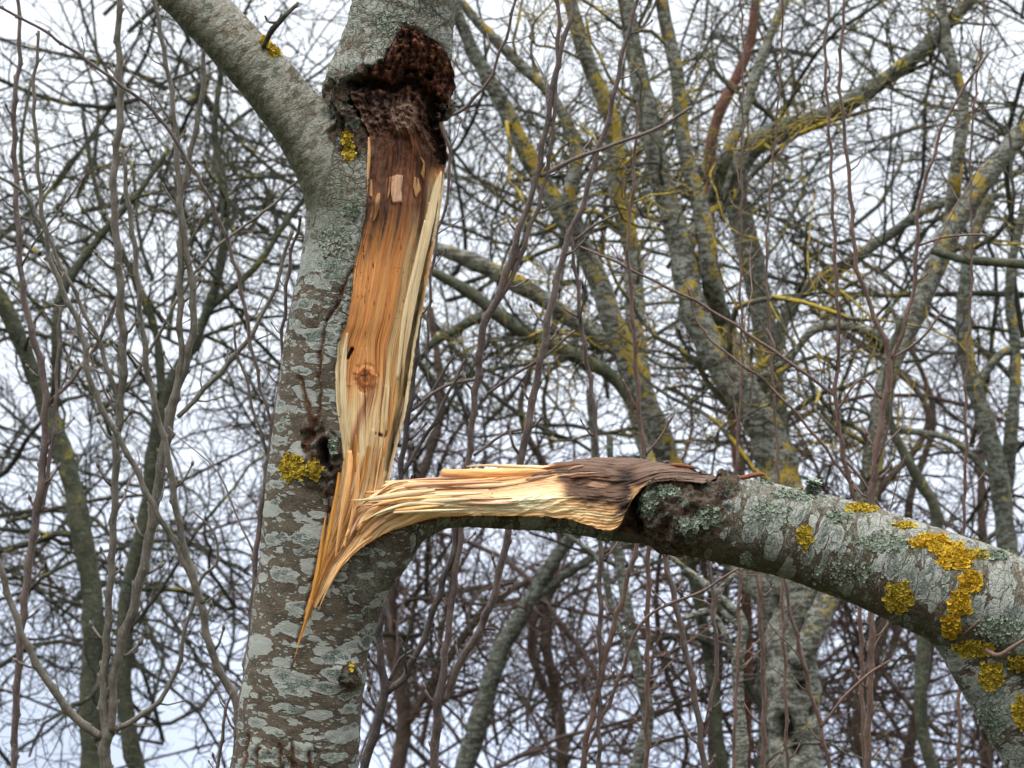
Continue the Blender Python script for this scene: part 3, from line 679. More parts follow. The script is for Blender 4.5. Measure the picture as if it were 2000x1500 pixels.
def faceB(X, Y, u, a, b, y0, wid):
    aa = a + 0
    t1, i1, f1 = terr(aa, b * 0.8, 66, 21.0); t2, i2, f2 = terr(aa, b, 190, 25.0)
    s1 = n2(aa * 60, b * 3.0, 14.0, 4); s2 = n2(aa * 200, b * 7, 16.0, 3); s3 = n2(aa * 500, b * 12, 17.0, 3)
    up = sst(u + s1 * 0.12, 0.58, 0.42)                                    # splintered upper half
    left = sst(X, 1000, 800)
    h = (t1 - 0.5) * 0.010 * np.clip(up * 0.8 + left * 0.25, 0, 1) + (t2 - 0.5) * 0.0018 + s2 * 0.0012 + n2(aa * 40, b * 22, 11.0, 3) * 0.004 + (ridged(np.stack([aa * 70 + b * 9, b * 16, 0 * b], -1), 3) - 0.6) * 0.006 * (1 - up) * sst(X, 720, 860)
    h = h + np.sin(np.pi * np.clip(u, 0, 1) ** 0.8) * 0.038 * np.clip((X - 690) / 200, 0, 1) * sst(X, 1420, 1250)
    h = h + 0.005 * np.exp(-((u - 0.62) / 0.12) ** 2) * sst(X, 820, 880) * sst(X, 1150, 1080)
    c = lerp(TAN * 1.02 + 0 * X[..., None], CREAM, np.clip(0.45 + s1 * 0.7 + s2 * 0.4, 0, 1))
    pinky = lerp(PINK * 1.25 + 0 * X[..., None], TAN * 1.1, np.clip(0.5 + s1 + s2 * 0.5, 0, 1))
    c = lerp(c, pinky, up * np.clip(0.75 + s2, 0, 1) * sst(X, 740, 800))
    cr = np.exp(-((u - 0.62 - 0.08 * np.sin((X - 820) / 90)) / 0.17) ** 2) * sst(X, 790, 860) * sst(X, 1120, 1040)
    c = lerp(c, np.array([0.90, 0.76, 0.50]), np.clip(cr * (0.95 + s1 * 0.6), 0, 1))
    c = lerp(c, ORG, sst(u + s2 * 0.02, 0.93, 0.985) * sst(X, 1000, 860))
    c = lerp(c, TAN * 0.95, sst(u, 0.85, 0.95) * sst(X, 860, 1000) * 0.7)
    # brown weathered end
    dpoly = [(1075, 890), (1300, 880), (1460, 935), (1440, 960), (1230, 950), (1232, 985), (1222, 1002), (1205, 1005), (1195, 985), (1150, 985), (1110, 965), (1092, 935)]
    sd = sd_poly(X + s1 * 22, Y + s2 * 8, dpoly); dk = 1 - sst(sd, -9, 16)
    dc = lerp(np.array([0.135, 0.078, 0.050]) + 0 * X[..., None], DKB * 0.55, np.clip(0.35 + s1 * 1.1 + s2 * 0.6, 0, 1))
    dc = lerp(dc, BLK, (1 - sst(d_line(X, Y, [(1222, 930), (1232, 965), (1215, 1000)]) + s2 * 8, 6, 26)) * 0.85)
    dc = lerp(dc, PINK * 0.8, (1 - sst(np.hypot((X - 1170) / 22, (Y - 944) / 6) + s2 * 0.3, 0.7, 1.2)))
    c = lerp(c, dc, dk)
    h = h + dk * (ridged(np.stack([aa * 55, b * 12, 0 * b], -1), 3) - 0.55) * 0.010
    cre = sst(f1, 0.68, 0.86) * sst(f1, 1.0, 0.93); c = lerp(c, RED * 0.8, cre * 0.7 * np.clip(up + left * 0.6, 0, 1) * (1 - dk))
    k1 = cracks(aa, b, 70, 2.4, 51.0, 0.08); k2 = cracks(aa, b, 170, 6, 57.0, 0.10)
    c = lerp(c * 1.1, RED * 0.5, np.clip(k1 * 0.7 * np.clip(up + left * 0.5 + dk, 0, 1) + k2 * 0.3, 0, 0.8)); h = h - k1 * 0.004 * np.clip(up + dk, 0, 1) - k2 * 0.0015
    h = h + dk * fbm(np.stack([aa * 40, b * 30, 0 * b + 2], -1), 4) * 0.007
    curl = sst(X, 1120, 1170) * (1 - dk)
    c = lerp(c, RED * 1.3, curl * sst(np.sin(aa * 1000 + s1 * 2), 0.75, 1.0) * 0.6)
    h = h + curl * 0.0012 * np.sin(aa * 1000 + s1 * 2)
    return h, c, np.stack([aa * 240, b * 12, 0 * b + 5], -1)
PB, woodB = torn("torn_wood", RBy, 130, 900, faceB, "pale splintered wood along the fallen branch, dark brown at its far end", lambda Y: 0.03 + 0 * Y)

# ------------------------------------------------------------------ splinters
def splinter(pts, col, w2=None, thick=0.004, seed=1, n=40, label=None):
    """pts: (plan x, plan y, depth m, width mm)"""
    C = np.array(pts, float); C[:, 2] *= 1000
    c = crom(C, n); p = at(c[:, 0], c[:, 1], c[:, 2] / 1000); w = c[:, 3] / 2000
    t = np.gradient(p, axis=0); t /= np.linalg.norm(t, axis=1)[:, None]
    sd_ = np.cross(t, [0, 1, 0]); sd_ /= np.linalg.norm(sd_, axis=1)[:, None]
    k = np.linspace(-1, 1, 7); s_ = np.arange(n)
    jag = n2(s_ / 5.0, 0 * s_, seed, 3)[:, None] * 0.25
    fr = p[:, None, :] + sd_[:, None, :] * (w[:, None] * (k[None] + jag * k[None]))[..., None]
    hh = thick * (1 - k ** 2)[None] + thick * 0.5 * n2(k[None] * 3 + 0 * s_[:, None], s_[:, None] / 9.0, seed + 2, 2)
    fr[..., 1] -= hh * np.clip(w / w.max(), 0.25, 1)[:, None]
    bk = fr.copy(); bk[..., 1] = p[:, None, 1] + thick * 0.5
    idx = np.arange(n * 7).reshape(n, 7); m = n * 7
    q1 = np.stack([idx[:-1, :-1], idx[1:, :-1], idx[1:, 1:], idx[:-1, 1:]], -1).reshape(-1, 4)
    def strip(e): return np.stack([e[:-1], e[1:], e[1:] + m, e[:-1] + m], -1)
    F = np.vstack([q1, q1[:, ::-1] + m, strip(idx[:, 0])[:, ::-1], strip(idx[:, -1]), strip(idx[0]), strip(idx[-1])[:, ::-1]])
    cc = np.asarray(col)[None, None] * (1 + 0.25 * n2(k[None] * 2 + 0 * s_[:, None], s_[:, None] / 12.0, seed + 4, 3))[..., None]
    g = np.stack([np.broadcast_to(k[None] * w.max() * 260, cc.shape[:2]), np.broadcast_to(s_[:, None] * 0.05, cc.shape[:2]), np.full(cc.shape[:2], seed)], -1)
    me = mesh_np("splinter", to_world(np.vstack([fr.reshape(-1, 3), bk.reshape(-1, 3)])), F, M_WOOD, attrs=dict(col=np.vstack([cc.reshape(-1, 3)] * 2), g=np.vstack([g.reshape(-1, 3)] * 2)))
    o = link("splinter", me, tree)
    if label: o['label'] = label
splinter([(684, 977, -0.128, 1), (705, 977, -0.128, 4), (740, 973, -0.125, 9), (790, 965, -0.115, 12), (850, 958, -0.09, 6)], CREAM * 0.95, seed=2, label="thin pale spike pointing left across the wound")
splinter([(862, 922, -0.035, 14), (880, 925, -0.035, 17), (960, 924, -0.03, 18), (1030, 922, -0.025, 14), (1070, 920, -0.02, 4)], TAN * 1.15, thick=0.006, seed=3, label="flat blunt-ended slab of pale wood on top of the fallen branch")
splinter([(911, 911, -0.01, 2), (940, 909, -0.01, 4), (1000, 911, -0.01, 7), (1060, 914, -0.01, 9), (1090, 914, -0.005, 3)], CREAM * 0.9, seed=4, label="fine pale spike sticking out left above the slab")
splinter([(678, 650, -0.122, 3), (672, 700, -0.124, 10), (670, 770, -0.124, 13), (676, 830, -0.12, 8), (682, 870, -0.116, 3)], CREAM * 0.92, seed=5)
splinter([(664, 655, -0.118, 2), (658, 700, -0.119, 7), (659, 780, -0.12, 9), (668, 860, -0.118, 5), (672, 900, -0.118, 2)], CREAM * 0.9, seed=6)
splinter([(720, 268, -0.118, 3), (721, 300, -0.12, 6), (718, 350, -0.12, 4), (716, 390, -0.118, 2)], TAN * 0.9, seed=7)
splinter([(862, 335, -0.03, 3), (852, 372, -0.035, 14), (835, 450, -0.045, 17), (815, 540, -0.05, 15), (798, 640, -0.06, 10), (786, 720, -0.06, 3)], CREAM, seed=8, label="long cream strip down the right side of the wound")
splinter([(846, 470, -0.01, 3), (838, 510, -0.012, 8), (828, 570, -0.015, 6), (822, 620, -0.015, 2)], TAN * 0.9, seed=9)
splinter([(830, 430, -0.06, 3), (812, 520, -0.072, 9), (790, 620, -0.078, 9), (776, 740, -0.078, 4)], CREAM * 0.95, seed=10)
splinter([(682, 880, -0.118, 9), (683, 900, -0.12, 12), (676, 960, -0.122, 13), (664, 1030, -0.122, 8), (655, 1090, -0.12, 3)], TAN * 1.1, seed=11, thick=0.006, label="blunt upright splinter at the foot of the wound")
splinter([(700, 885, -0.11, 3), (698, 940, -0.118, 8), (690, 1000, -0.12, 8), (672, 1070, -0.12, 4)], TAN, seed=12)
splinter([(665, 900, -0.118, 3), (658, 960, -0.122, 7), (645, 1030, -0.124, 8), (630, 1100, -0.124, 6), (612, 1170, -0.124, 3)], ORG * 0.95, seed=13)
splinter([(636, 1010, -0.12, 2), (630, 1050, -0.124, 6), (621, 1110, -0.126, 8), (606, 1180, -0.126, 6), (590, 1235, -0.126, 3), (574, 1290, -0.124, 1)], ORG * 0.9, seed=14, label="orange splinter tapering to the lowest tip of the tear")
splinter([(727, 1048, -0.125, 2), (695, 1072, -0.128, 5), (665, 1105, -0.13, 6), (640, 1150, -0.13, 4), (622, 1190, -0.128, 1)], TAN * 1.05, seed=15)
splinter([(700, 1000, -0.12, 1), (740, 985, -0.128, 5), (790, 975, -0.122, 7), (860, 972, -0.10, 3)], TAN * 1.1, seed=16)
splinter([(706, 1020, -0.125, 1), (745, 1000, -0.13, 6), (800, 985, -0.125, 8), (870, 985, -0.11, 3)], CREAM * 0.85, seed=17)
splinter([(762, 941, -0.06, 2), (800, 939, -0.05, 6), (880, 934, -0.035, 8), (960, 930, -0.03, 3)], PINK * 1.2, seed=18)
splinter([(748, 955, -0.08, 2), (790, 951, -0.08, 6), (870, 945, -0.065, 8), (980, 941, -0.055, 3)], PINK * 1.35, seed=19)
splinter([(1110, 918, -0.045, 3), (1125, 913, -0.05, 7), (1140, 910, -0.048, 4)], PINK * 0.8, seed=20)
splinter([(1425, 937, -0.03, 3), (1455, 932, -0.035, 9), (1485, 926, -0.03, 8), (1496, 930, -0.03, 3)], RED * 0.7, seed=22, label="curl of dry reddish bark on the branch")
splinter([(1300, 908, -0.01, 4), (1330, 909, -0.015, 8), (1360, 914, -0.01, 4)], RED * 0.8, seed=23)

def lift(P, n, vr, ur, ln, wd, lift_mm, cols, seed, rev=False):
    rs = np.random.RandomState(seed); nv, nu, _ = P.shape
    for k in range(n):
        v0 = rs.uniform(*vr); v1 = v0 + rs.uniform(*ln) * (1 if not rev else -1); u0 = rs.uniform(*ur); du = rs.uniform(-0.03, 0.03)
        t = np.linspace(0, 1, 7); vi = np.clip((v0 + (v1 - v0) * t) * (nv - 1), 0, nv - 1).astype(int); ui = np.clip((u0 + du * t) * (nu - 1), 0, nu - 1).astype(int)
        p = P[vi, ui].copy(); lf = rs.uniform(*lift_mm) / 1000; p[:, 1] -= 0.002 + lf * (1 - t) ** 2; p[:, 2] += (1 - t) ** 2 * lf * rs.uniform(-0.8, 0.8)
        w = rs.uniform(*wd) * np.array([rs.uniform(0.15, 0.9), 1, 1.0, 0.95, 0.8, 0.55, 0.15]); x, y = plan(p)
        splinter([(x[i], y[i], p[i, 1], w[i]) for i in range(7)], cols[k % len(cols)] * rs.uniform(0.8, 1.1), seed=500 + seed * 50 + k, thick=rs.uniform(0.0015, 0.004), n=26)
rs_ = np.random.RandomState(77)
for k in range(15):
    x0 = rs_.uniform(700, 775); y0_ = 940 + k * 4.2 + rs_.uniform(-3, 3); ln_ = rs_.uniform(70, 190); sl = rs_.uniform(-0.05, 0.03) + (y0_ - 960) * -0.0016; w_ = rs_.uniform(4, 11)
    x0 = max(x0, 752) if y0_ < 958 else x0; dp_ = np.interp(y0_, [940, 1000], [-0.055, -0.128])
    splinter([(x0, y0_, dp_ - 0.004, w_ * rs_.uniform(0.3, 0.9)), (x0 + ln_ * 0.35, y0_ + sl * ln_ * 0.35, dp_ - 0.003, w_), (x0 + ln_ * 0.7, y0_ + sl * ln_ * 0.7, dp_ + 0.002, w_ * 0.9), (x0 + ln_, y0_ + sl * ln_, dp_ + 0.016, w_ * 0.3)],
             [TAN, CREAM, PINK * 1.5, TAN * 1.1, CREAM * 0.9][k % 5], seed=700 + k, thick=rs_.uniform(0.002, 0.005), n=24)
lift(PB, 22, (0.14, 0.42), (0.05, 0.72), (0.06, 0.2), (3, 8), (2, 9), [TAN, CREAM, PINK * 1.3], 1)
lift(PB, 7, (0.5, 0.68), (0.05, 0.3), (0.04, 0.12), (4, 9), (2, 7), [PINK, RED * 0.6, DKB * 1.6], 2)
lift(PA, 16, (0.62, 0.82), (0.1, 0.9), (0.05, 0.14), (3, 8), (2, 7), [TAN, CREAM, ORG * 0.9], 3)
lift(PA, 9, (0.3, 0.6), (0.6, 0.95), (0.06, 0.2), (3, 9), (1, 5), [CREAM, TAN], 4)
lift(PA, 6, (0.2, 0.33), (0.15, 0.7), (0.02, 0.06), (4, 9), (1, 6), [RED * 0.5, DKB * 1.4, TAN * 0.5], 5)

# ------------------------------------------------------------------ leafy lichens on the bark
def lichen(cx, cy, rx, ry, mat, n, size=4.5, seed=0, tuft=0.0, label=None, name="lichen_patch"):
    rs = np.random.RandomState(seed + 100); vs, fs, rn, off = [], [], [], 0
    n = int(n * 2.1); size = size * 0.68
    for k in range(n * 3):
        if len(rn) >= n * 9: break
        t, r = rs.uniform(0, 2 * np.pi), math.sqrt(rs.uniform(0, 1))
        r *= 0.82 + 0.22 * math.sin(3 * t + seed) * math.sin(2 * t + 1.3 * seed) + 0.12 * math.sin(9 * t + 2 * seed) + (0.25 * rs.uniform() if rs.uniform() < 0.12 else 0) 
        x, y = cx + rx * r * math.cos(t), cy + ry * r * math.sin(t)
        o = np.array([0, -FOCUS, 0.0]); dr = at(x, y, 0.0) - o; dr /= np.linalg.norm(dr)
        hit, nr, _, _ = hb.ray_cast(Vector(o), Vector(dr))
        if hit is None or hit.y > 0.12: continue
        if nr.dot(Vector(dr)) > 0: nr = -nr
        nr = (nr + Vector(rs.normal(size=3) * 0.6)).normalized()
        if tuft: nr = (nr * 0.5 + Vector((0, 0, 1)) * tuft).normalized()
        ax = nr.orthogonal().normalized(); bx = nr.cross(ax)
        s = size * (0.5 + 1.3 * rs.uniform() ** 2.2) / 1000; ph = rs.uniform(0, 6.28)
        cpt = np.array(hit) + np.array(nr) * (0.0006 + (tuft * rs.uniform(0, 0.016)))
        m = 8; ring = []
        for j in range(m):
            th = ph + j / m * 2 * np.pi; rr_ = s * (1 + 0.35 * rs.uniform(-1, 1))
            ring.append(cpt + rr_ * (math.cos(th) * np.array(ax) + math.sin(th) * np.array(bx)) + np.array(nr) * s * rs.uniform(0.15, 0.6))
        vs.append(np.vstack([[cpt], ring])); fs.append([[off, off + 1 + j, off + 1 + (j + 1) % m] for j in range(m)])
        rn += [rs.uniform(0, 1)] * 9; off += 9
    if not vs: return
    me = mesh_np(name, to_world(np.vstack(vs)), np.array(fs).reshape(-1, 3), mat, smooth=False, attrs=dict(rnd=np.array(rn)))
    o = link(name, me, tree)
    if label: o['label'] = label
for i, a in enumerate([(567, 912, 26, 30, M_YEL, 420, 4.5), (612, 915, 17, 24, M_YEL, 130, 4), (676, 268, 10, 16, M_YEL, 110, 4), (682, 295, 13, 20, M_YEL, 170, 4), (520, 78, 13, 14, M_YEL, 110, 4.5), (536, 98, 14, 14, M_YEL, 130, 4.5),
        (1572, 1046, 17, 24, M_YEL, 180, 4.5), (1688, 991, 40, 9, M_YEL, 220, 4.5), (1768, 1026, 22, 7, M_YEL, 110, 4.5), (1822, 1058, 42, 17, M_ORA, 330, 5), (1868, 1088, 42, 27, M_ORA, 460, 5), (1910, 1084, 28, 10, M_YEL, 140, 5),
        (1758, 1168, 31, 34, M_YEL, 420, 5), (1897, 1138, 25, 24, M_ORA, 330, 5.5), (1874, 1180, 22, 28, M_ORA, 330, 5.5), (1858, 1226, 19, 26, M_ORA, 280, 5.5), (1900, 1268, 42, 17, M_YEL, 330, 5.5), (1935, 1322, 26, 30, M_YEL, 340, 5),
        (1992, 1296, 26, 16, M_YEL, 190, 5), (1995, 1390, 20, 36, M_YEL, 240, 5), (686, 1302, 7, 8, M_YEL, 22, 3)]):
    lichen(*a, seed=i)
for i, a in enumerate([(690, 412, 20, 12, 110, 5), (1265, 985, 22, 30, 200, 5), (1385, 1008, 28, 22, 170, 4.5), (1300, 960, 30, 12, 120, 4.5), (1458, 1090, 12, 16, 80, 4.5), (1345, 1030, 25, 20, 110, 4.5), (1505, 940, 18, 6, 80, 4.5), (1640, 1010, 30, 16, 70, 4),
        (1940, 1085, 36, 10, 150, 5), (1175, 1052, 14, 10, 60, 5), (650, 870, 10, 22, 70, 4), (1560, 965, 60, 14, 150, 3.6), (1720, 1060, 70, 22, 190, 3.6), (1950, 1230, 60, 30, 180, 4), (1930, 1420, 30, 50, 150, 4), (1100, 1035, 60, 5, 90, 4), (760, 40, 55, 26, 110, 3.2), (650, 480, 40, 60, 130, 3.0), (1500, 1000, 60, 30, 120, 3.4), (1650, 1120, 80, 30, 140, 3.4)]):
    lichen(*a[:4], M_GRN, a[4], a[5], seed=50 + i)
lichen(1590, 962, 17, 6, M_GRN, 150, 5, seed=90, tuft=1.6, label="pale green bushy lichen tuft standing on the branch")
# ------------------------------------------------------------------ background materials
def bg_bark(name, a, b, pale, yel, yamt, pamt=0.5, ycol=(0.22, 0.17, 0.03), sc=1.0):
    s = NT(name); P = s.pos()
    n = s.noise(P, 14 * sc, 5, 0.7); f = s.noise(P, 90, 3, 0.7)
    c = s.mix(s.rng(n, 0.35, 0.65), a, b)
    st = s.noise(s.vm('MULTIPLY', P, (26, 26, 75)), 1.0, 3, 0.65, 0.5)
    c = s.mix(s.rng(st, 0.62 - 0.25 * pamt, 0.68 - 0.2 * pamt, 0, min(1, pamt * 1.3)), c, pale)
    c = s.mix(s.rng(f, 0.48, 0.62, 0, 0.7), c, (0.03, 0.028, 0.024))
    c = s.mix(s.attr('pit'), c, (0.012, 0.009, 0.007))
    if yamt > 0:
        nrm = s.t.nodes.new('ShaderNodeNewGeometry').outputs['Normal']; dn = s.t.nodes.new('ShaderNodeVectorMath'); dn.operation = 'DOT_PRODUCT'; s.put(dn.inputs[0], nrm); s.put(dn.inputs[1], (0.55, -0.45, 0.7))
        side = s.math('ADD', s.rng(dn.outputs['Value'], -0.5, 0.6, -0.08, 0.03), s.rng(s.sep(P)[2], 2.6, 4.0, -0.09, 0.0))
        ym = s.math('MULTIPLY', s.rng(s.math('ADD', s.math('ADD', s.math('MULTIPLY', s.noise(P, 17, 3, 0.6), 0.6), s.math('MULTIPLY', s.noise(P, 3.2, 1, 0.5), 0.5)), s.math('MULTIPLY', s.math('ADD', s.noise(P, 60, 4, 0.8), s.math('MULTIPLY', side, 3.0)), 0.34)), 0.86 - 0.20 * yamt, 0.92 - 0.20 * yamt), 0.9)
        c = s.mix(ym, c, s.mix(s.rng(f, 0.35, 0.65), yel, ycol))
    return s.fin(c, 0.9, 0.15, s.bump(n, 0.01, 0.6))
YC = (0.40, 0.27, 0.028)
M_GREYY = bg_bark("grey_bark_with_yellow_lichen", (0.05, 0.052, 0.041), (0.125, 0.115, 0.09), (0.25, 0.262, 0.225), YC, 0.46, 0.66)
M_GREY = bg_bark("grey_green_bark", (0.055, 0.055, 0.042), (0.105, 0.095, 0.073), (0.19, 0.22, 0.19), YC, 0.14, 0.6)
M_MOSS = bg_bark("mossy_bark", (0.04, 0.045, 0.03), (0.085, 0.085, 0.055), (0.13, 0.16, 0.12), (0.22, 0.19, 0.035), 0.18, 0.35, (0.16, 0.15, 0.04))
M_BROWN = bg_bark("brown_bark", (0.075, 0.052, 0.04), (0.14, 0.10, 0.078), (0.17, 0.16, 0.13), YC, 0.0, 0.3)
M_RED = bg_bark("red_brown_bark", (0.11, 0.05, 0.035), (0.19, 0.10, 0.07), (0.2, 0.13, 0.1), YC, 0.0, 0.3)
T_OLIVE = bg_bark("olive_twigs", (0.022, 0.024, 0.018), (0.055, 0.053, 0.038), (0.10, 0.12, 0.09), (0.22, 0.18, 0.03), 0.22, 0.3, (0.15, 0.14, 0.04))
T_YEL = bg_bark("lichened_twigs", (0.05, 0.05, 0.04), (0.10, 0.095, 0.07), (0.15, 0.17, 0.13), (0.42, 0.29, 0.025), 0.68, 0.3, (0.24, 0.19, 0.03))
T_BROWN = bg_bark("brown_twigs", (0.06, 0.040, 0.034), (0.125, 0.085, 0.070), (0.14, 0.13, 0.11), YC, 0.0, 0.3)
T_GREY = bg_bark("grey_twigs", (0.055, 0.05, 0.045), (0.11, 0.10, 0.09), (0.14, 0.14, 0.12), YC, 0.0, 0.3)

def shoot_mat(name, a, b, c2):
    s = NT(name); P = s.pos()
    n = s.noise(P, 11, 4, 0.6); f = s.noise(s.vm('MULTIPLY', P, (160, 160, 60)), 1.0, 4, 0.7)
    N_ = s.t.nodes.new("ShaderNodeNewGeometry").outputs['Normal']
    c = s.mix(s.rng(n, 0.35, 0.65), a, b); c = s.mix(s.rng(f, 0.45, 0.7, 0, 0.7), c, c2)
    v = s.vor(P, 150); c = s.mix(s.rng(v.outputs['Distance'], 0.22, 0.10, 0, 0.7), c, (0.28, 0.24, 0.19))
    return s.fin(c, 0.55, 0.4, s.bump(f, 0.0015, 0.7))
S_PUR = shoot_mat("purple_brown_shoot_bark", (0.060, 0.040, 0.037), (0.115, 0.080, 0.068), (0.17, 0.14, 0.12))
S_GRN = shoot_mat("grey_green_shoot_bark", (0.060, 0.056, 0.041), (0.115, 0.098, 0.076), (0.18, 0.16, 0.13))
S_DRK = shoot_mat("dark_shoot_bark", (0.028, 0.022, 0.022), (0.06, 0.045, 0.04), (0.09, 0.075, 0.068))
S_RED = shoot_mat("red_brown_shoot_bark", (0.080, 0.045, 0.034), (0.135, 0.080, 0.060), (0.18, 0.13, 0.1))

# ------------------------------------------------------------------ growing branches and twigs
def unit(v): return v / (np.linalg.norm(v, axis=-1, keepdims=True) + 1e-12)
def in_view(P, m=260):
    x, y, d = world_plan(P.reshape(-1, 3)); ok = (x > -m) & (x < 2000 + m) & (y > -m) & (y < 1500 + m) & (d > 1)
    return ok.reshape(P.shape[:-1]).any(-1)
def grow(P, R, per_m, lr, rr, ang, n, rs, wig=0.35, up=0.15, tmin=0.1, lmax=9, rmin=0.0018, flat=0.6, cap_=0.016):
    """children of every curve in P (M,k,3): per_m per metre, length lr (m) times a ratio of the parent's"""
    if not len(P): return P[:0, :1].repeat(n, 1), R[:0, :1].repeat(n, 1)
    Ls = np.linalg.norm(np.diff(P, axis=1), axis=2).sum(1)
    cnt = rs.poisson(Ls * per_m); idx = np.repeat(np.arange(len(P)), cnt); K = len(idx)
    t = tmin + (1 - tmin) * rs.uniform(0, 1, K); k = P.shape[1]
    f = t * (k - 1); i0 = np.clip(f.astype(int), 0, k - 2); w = (f - i0)[:, None]
    p0 = P[idx, i0] * (1 - w) + P[idx, i0 + 1] * w; r0 = R[idx, i0] * (1 - w[:, 0]) + R[idx, i0 + 1] * w[:, 0]
    tg = unit(P[idx, i0 + 1] - P[idx, i0])
    rv = rs.normal(size=(K, 3)); rv[:, 1] *= flat; pr = unit(rv - (rv * tg).sum(1, keepdims=True) * tg)
    a = np.radians(rs.uniform(ang[0], ang[1], K))[:, None]
    d = unit(tg * np.cos(a) + pr * np.sin(a) + np.array([0, 0, up]))
    ln = rs.uniform(lr[0], lr[1], K) * (1.15 - 0.7 * t)
    ln = np.minimum(ln, lmax); st = (ln / (n - 1))[:, None]
    r1 = np.maximum(np.minimum(r0 * rs.uniform(rr[0], rr[1], K), ln * cap_), rmin)
    out = [p0]; cur = p0; m = rs.normal(size=(K, 3)) * 0.5
    for j in range(n - 1):
        m = m * 0.35 + rs.normal(size=(K, 3)) * wig * 1.6
        d = unit(d + m * 0.62 + np.array([0, 0, up * 0.35])); cur = cur + d * st; out.append(cur)
    C = np.stack(out, 1); rad = r1[:, None] * np.linspace(1, 0.38, n)[None]
    ok = in_view(C)
    return C[ok], rad[ok]
def limbs_world(lines, d, rs, n=26, jit=0.012):
    PP, RR = [], []
    for L_ in lines:
        C = np.array([[a[0], a[1], a[2], (a[3] if len(a) > 3 else 0)] for a in L_], float)
        C2 = C.copy(); C2[:, 3] = (d + C[:, 3]) * 100; C2 = C2[:, [0, 1, 3, 2]]
        c = crom(C2, n); dd = c[:, 2] / 100
        p = W(c[:, 0], c[:, 1], dd); r = np.maximum(c[:, 3], 1.0) * dd / 6000
        p = p + (np.stack([fbm(p * 2.2 + 9 * k, 3) for k in range(3)], -1)) * jit * np.clip(r / 0.03, 0.4, 1.6)[:, None]
        PP.append(p); RR.append(r)
    return PP, RR
BGI = [0]
def bg_tree(label, lines, d, mat, tmat, seed, k=0.75, *, l1=(3.0, (0.5, 1.5)), l2=(10, (0.2, 0.7)), l3=(13, (0.1, 0.32)), wig=0.35, ground=True, group="bare trees behind the broken tree", cat="tree", l1r=(0.18, 0.42), up=0.12, trunk_i=0, name="bare_tree", pits=()):
    rs = np.random.RandomState(seed)
    PP, RR = limbs_world(lines, d, rs); RR = [r * k for r in RR]
    root = PP[trunk_i][0].copy()
    base = np.array([root[0] + rs.uniform(-0.1, 0.1), root[1], 0.0])
    t = thing(name, label, cat, tuple(base), group)
    for i, (p, r) in enumerate(zip(PP, RR)):
        vs = []
        sides = 14 if r.max() > 0.03 else 9
        n = 70 if r.max() > 0.02 else 34
        if i == trunk_i and pits: sides, n = 48, 260
        c = crom(np.column_stack([p, r]), n); 
        v, f = tube_np(c[:, :3], c[:, 3], sides)
        rad = np.repeat(c[:, 3], sides)
        v = v + unit(v - np.repeat(c[:, :3], sides, 0)) * (fbm(v * 9, 3) * rad * 0.35 + np.clip(fbm(v * 30, 2), 0, 1) * 0.006)[:, None]
        pit = np.zeros(len(v))
        if i == trunk_i and pits:
            qx, qy, _ = world_plan(v); front = ((v - np.repeat(c[:, :3], sides, 0)) * [0, -1, 0]).sum(1) > 0
            for (x_, y_, r_) in pits: pit = np.maximum(pit, (1 - sst(np.hypot((qx - x_) / r_, (qy - y_) / (r_ * 1.2)), 0.5, 1.3)) * front)
            v = v - unit(v - np.repeat(c[:, :3], sides, 0)) * (pit * 0.05)[:, None]
        vs.append((v, f))
        if i == trunk_i and ground:
            g = crom(np.array([[*p[0], r[0] * 0.98], [p[0][0] + (base[0] - p[0][0]) * 0.5, p[0][1], p[0][2] * 0.5, r[0] * 1.15], [base[0], base[1], -0.05, r[0] * 1.5]]), 14)
            vs.append(tube_np(g[:, :3], g[:, 3], sides))
        V_, F_ = merge(vs)
        nm = "trunk" if i == trunk_i else "limb"
        link(nm, mesh_np(nm, V_, F_, mat, attrs=dict(pit=np.concatenate([pit, np.zeros(len(V_) - len(pit))]))), t)
    Pn = np.stack([crom(np.column_stack([p, r]), 26) for p, r in zip(PP, RR)])
    P0, R0 = Pn[..., :3], Pn[..., 3]
    P1, R1 = grow(P0, R0, l1[0], l1[1], l1r, (30, 75), 12, rs, wig, up, 0.06)
    P2, R2 = grow(P1, R1, l2[0], l2[1], (0.35, 0.6), (30, 80), 9, rs, wig * 1.15, up, 0.12)
    P3, R3 = grow(P2, R2, l3[0], l3[1], (0.45, 0.7), (30, 80), 6, rs, wig * 1.2, up, 0.15)
    tw = [tube_np(a, b, s_, False) for a, b, s_ in ((P1, R1, 5), (P2, R2, 4), (P3, R3, 3)) if len(a)]
    if tw: link("crown", mesh_np("crown", *merge(tw), tmat), t)
    BGI[0] += 1
    return t

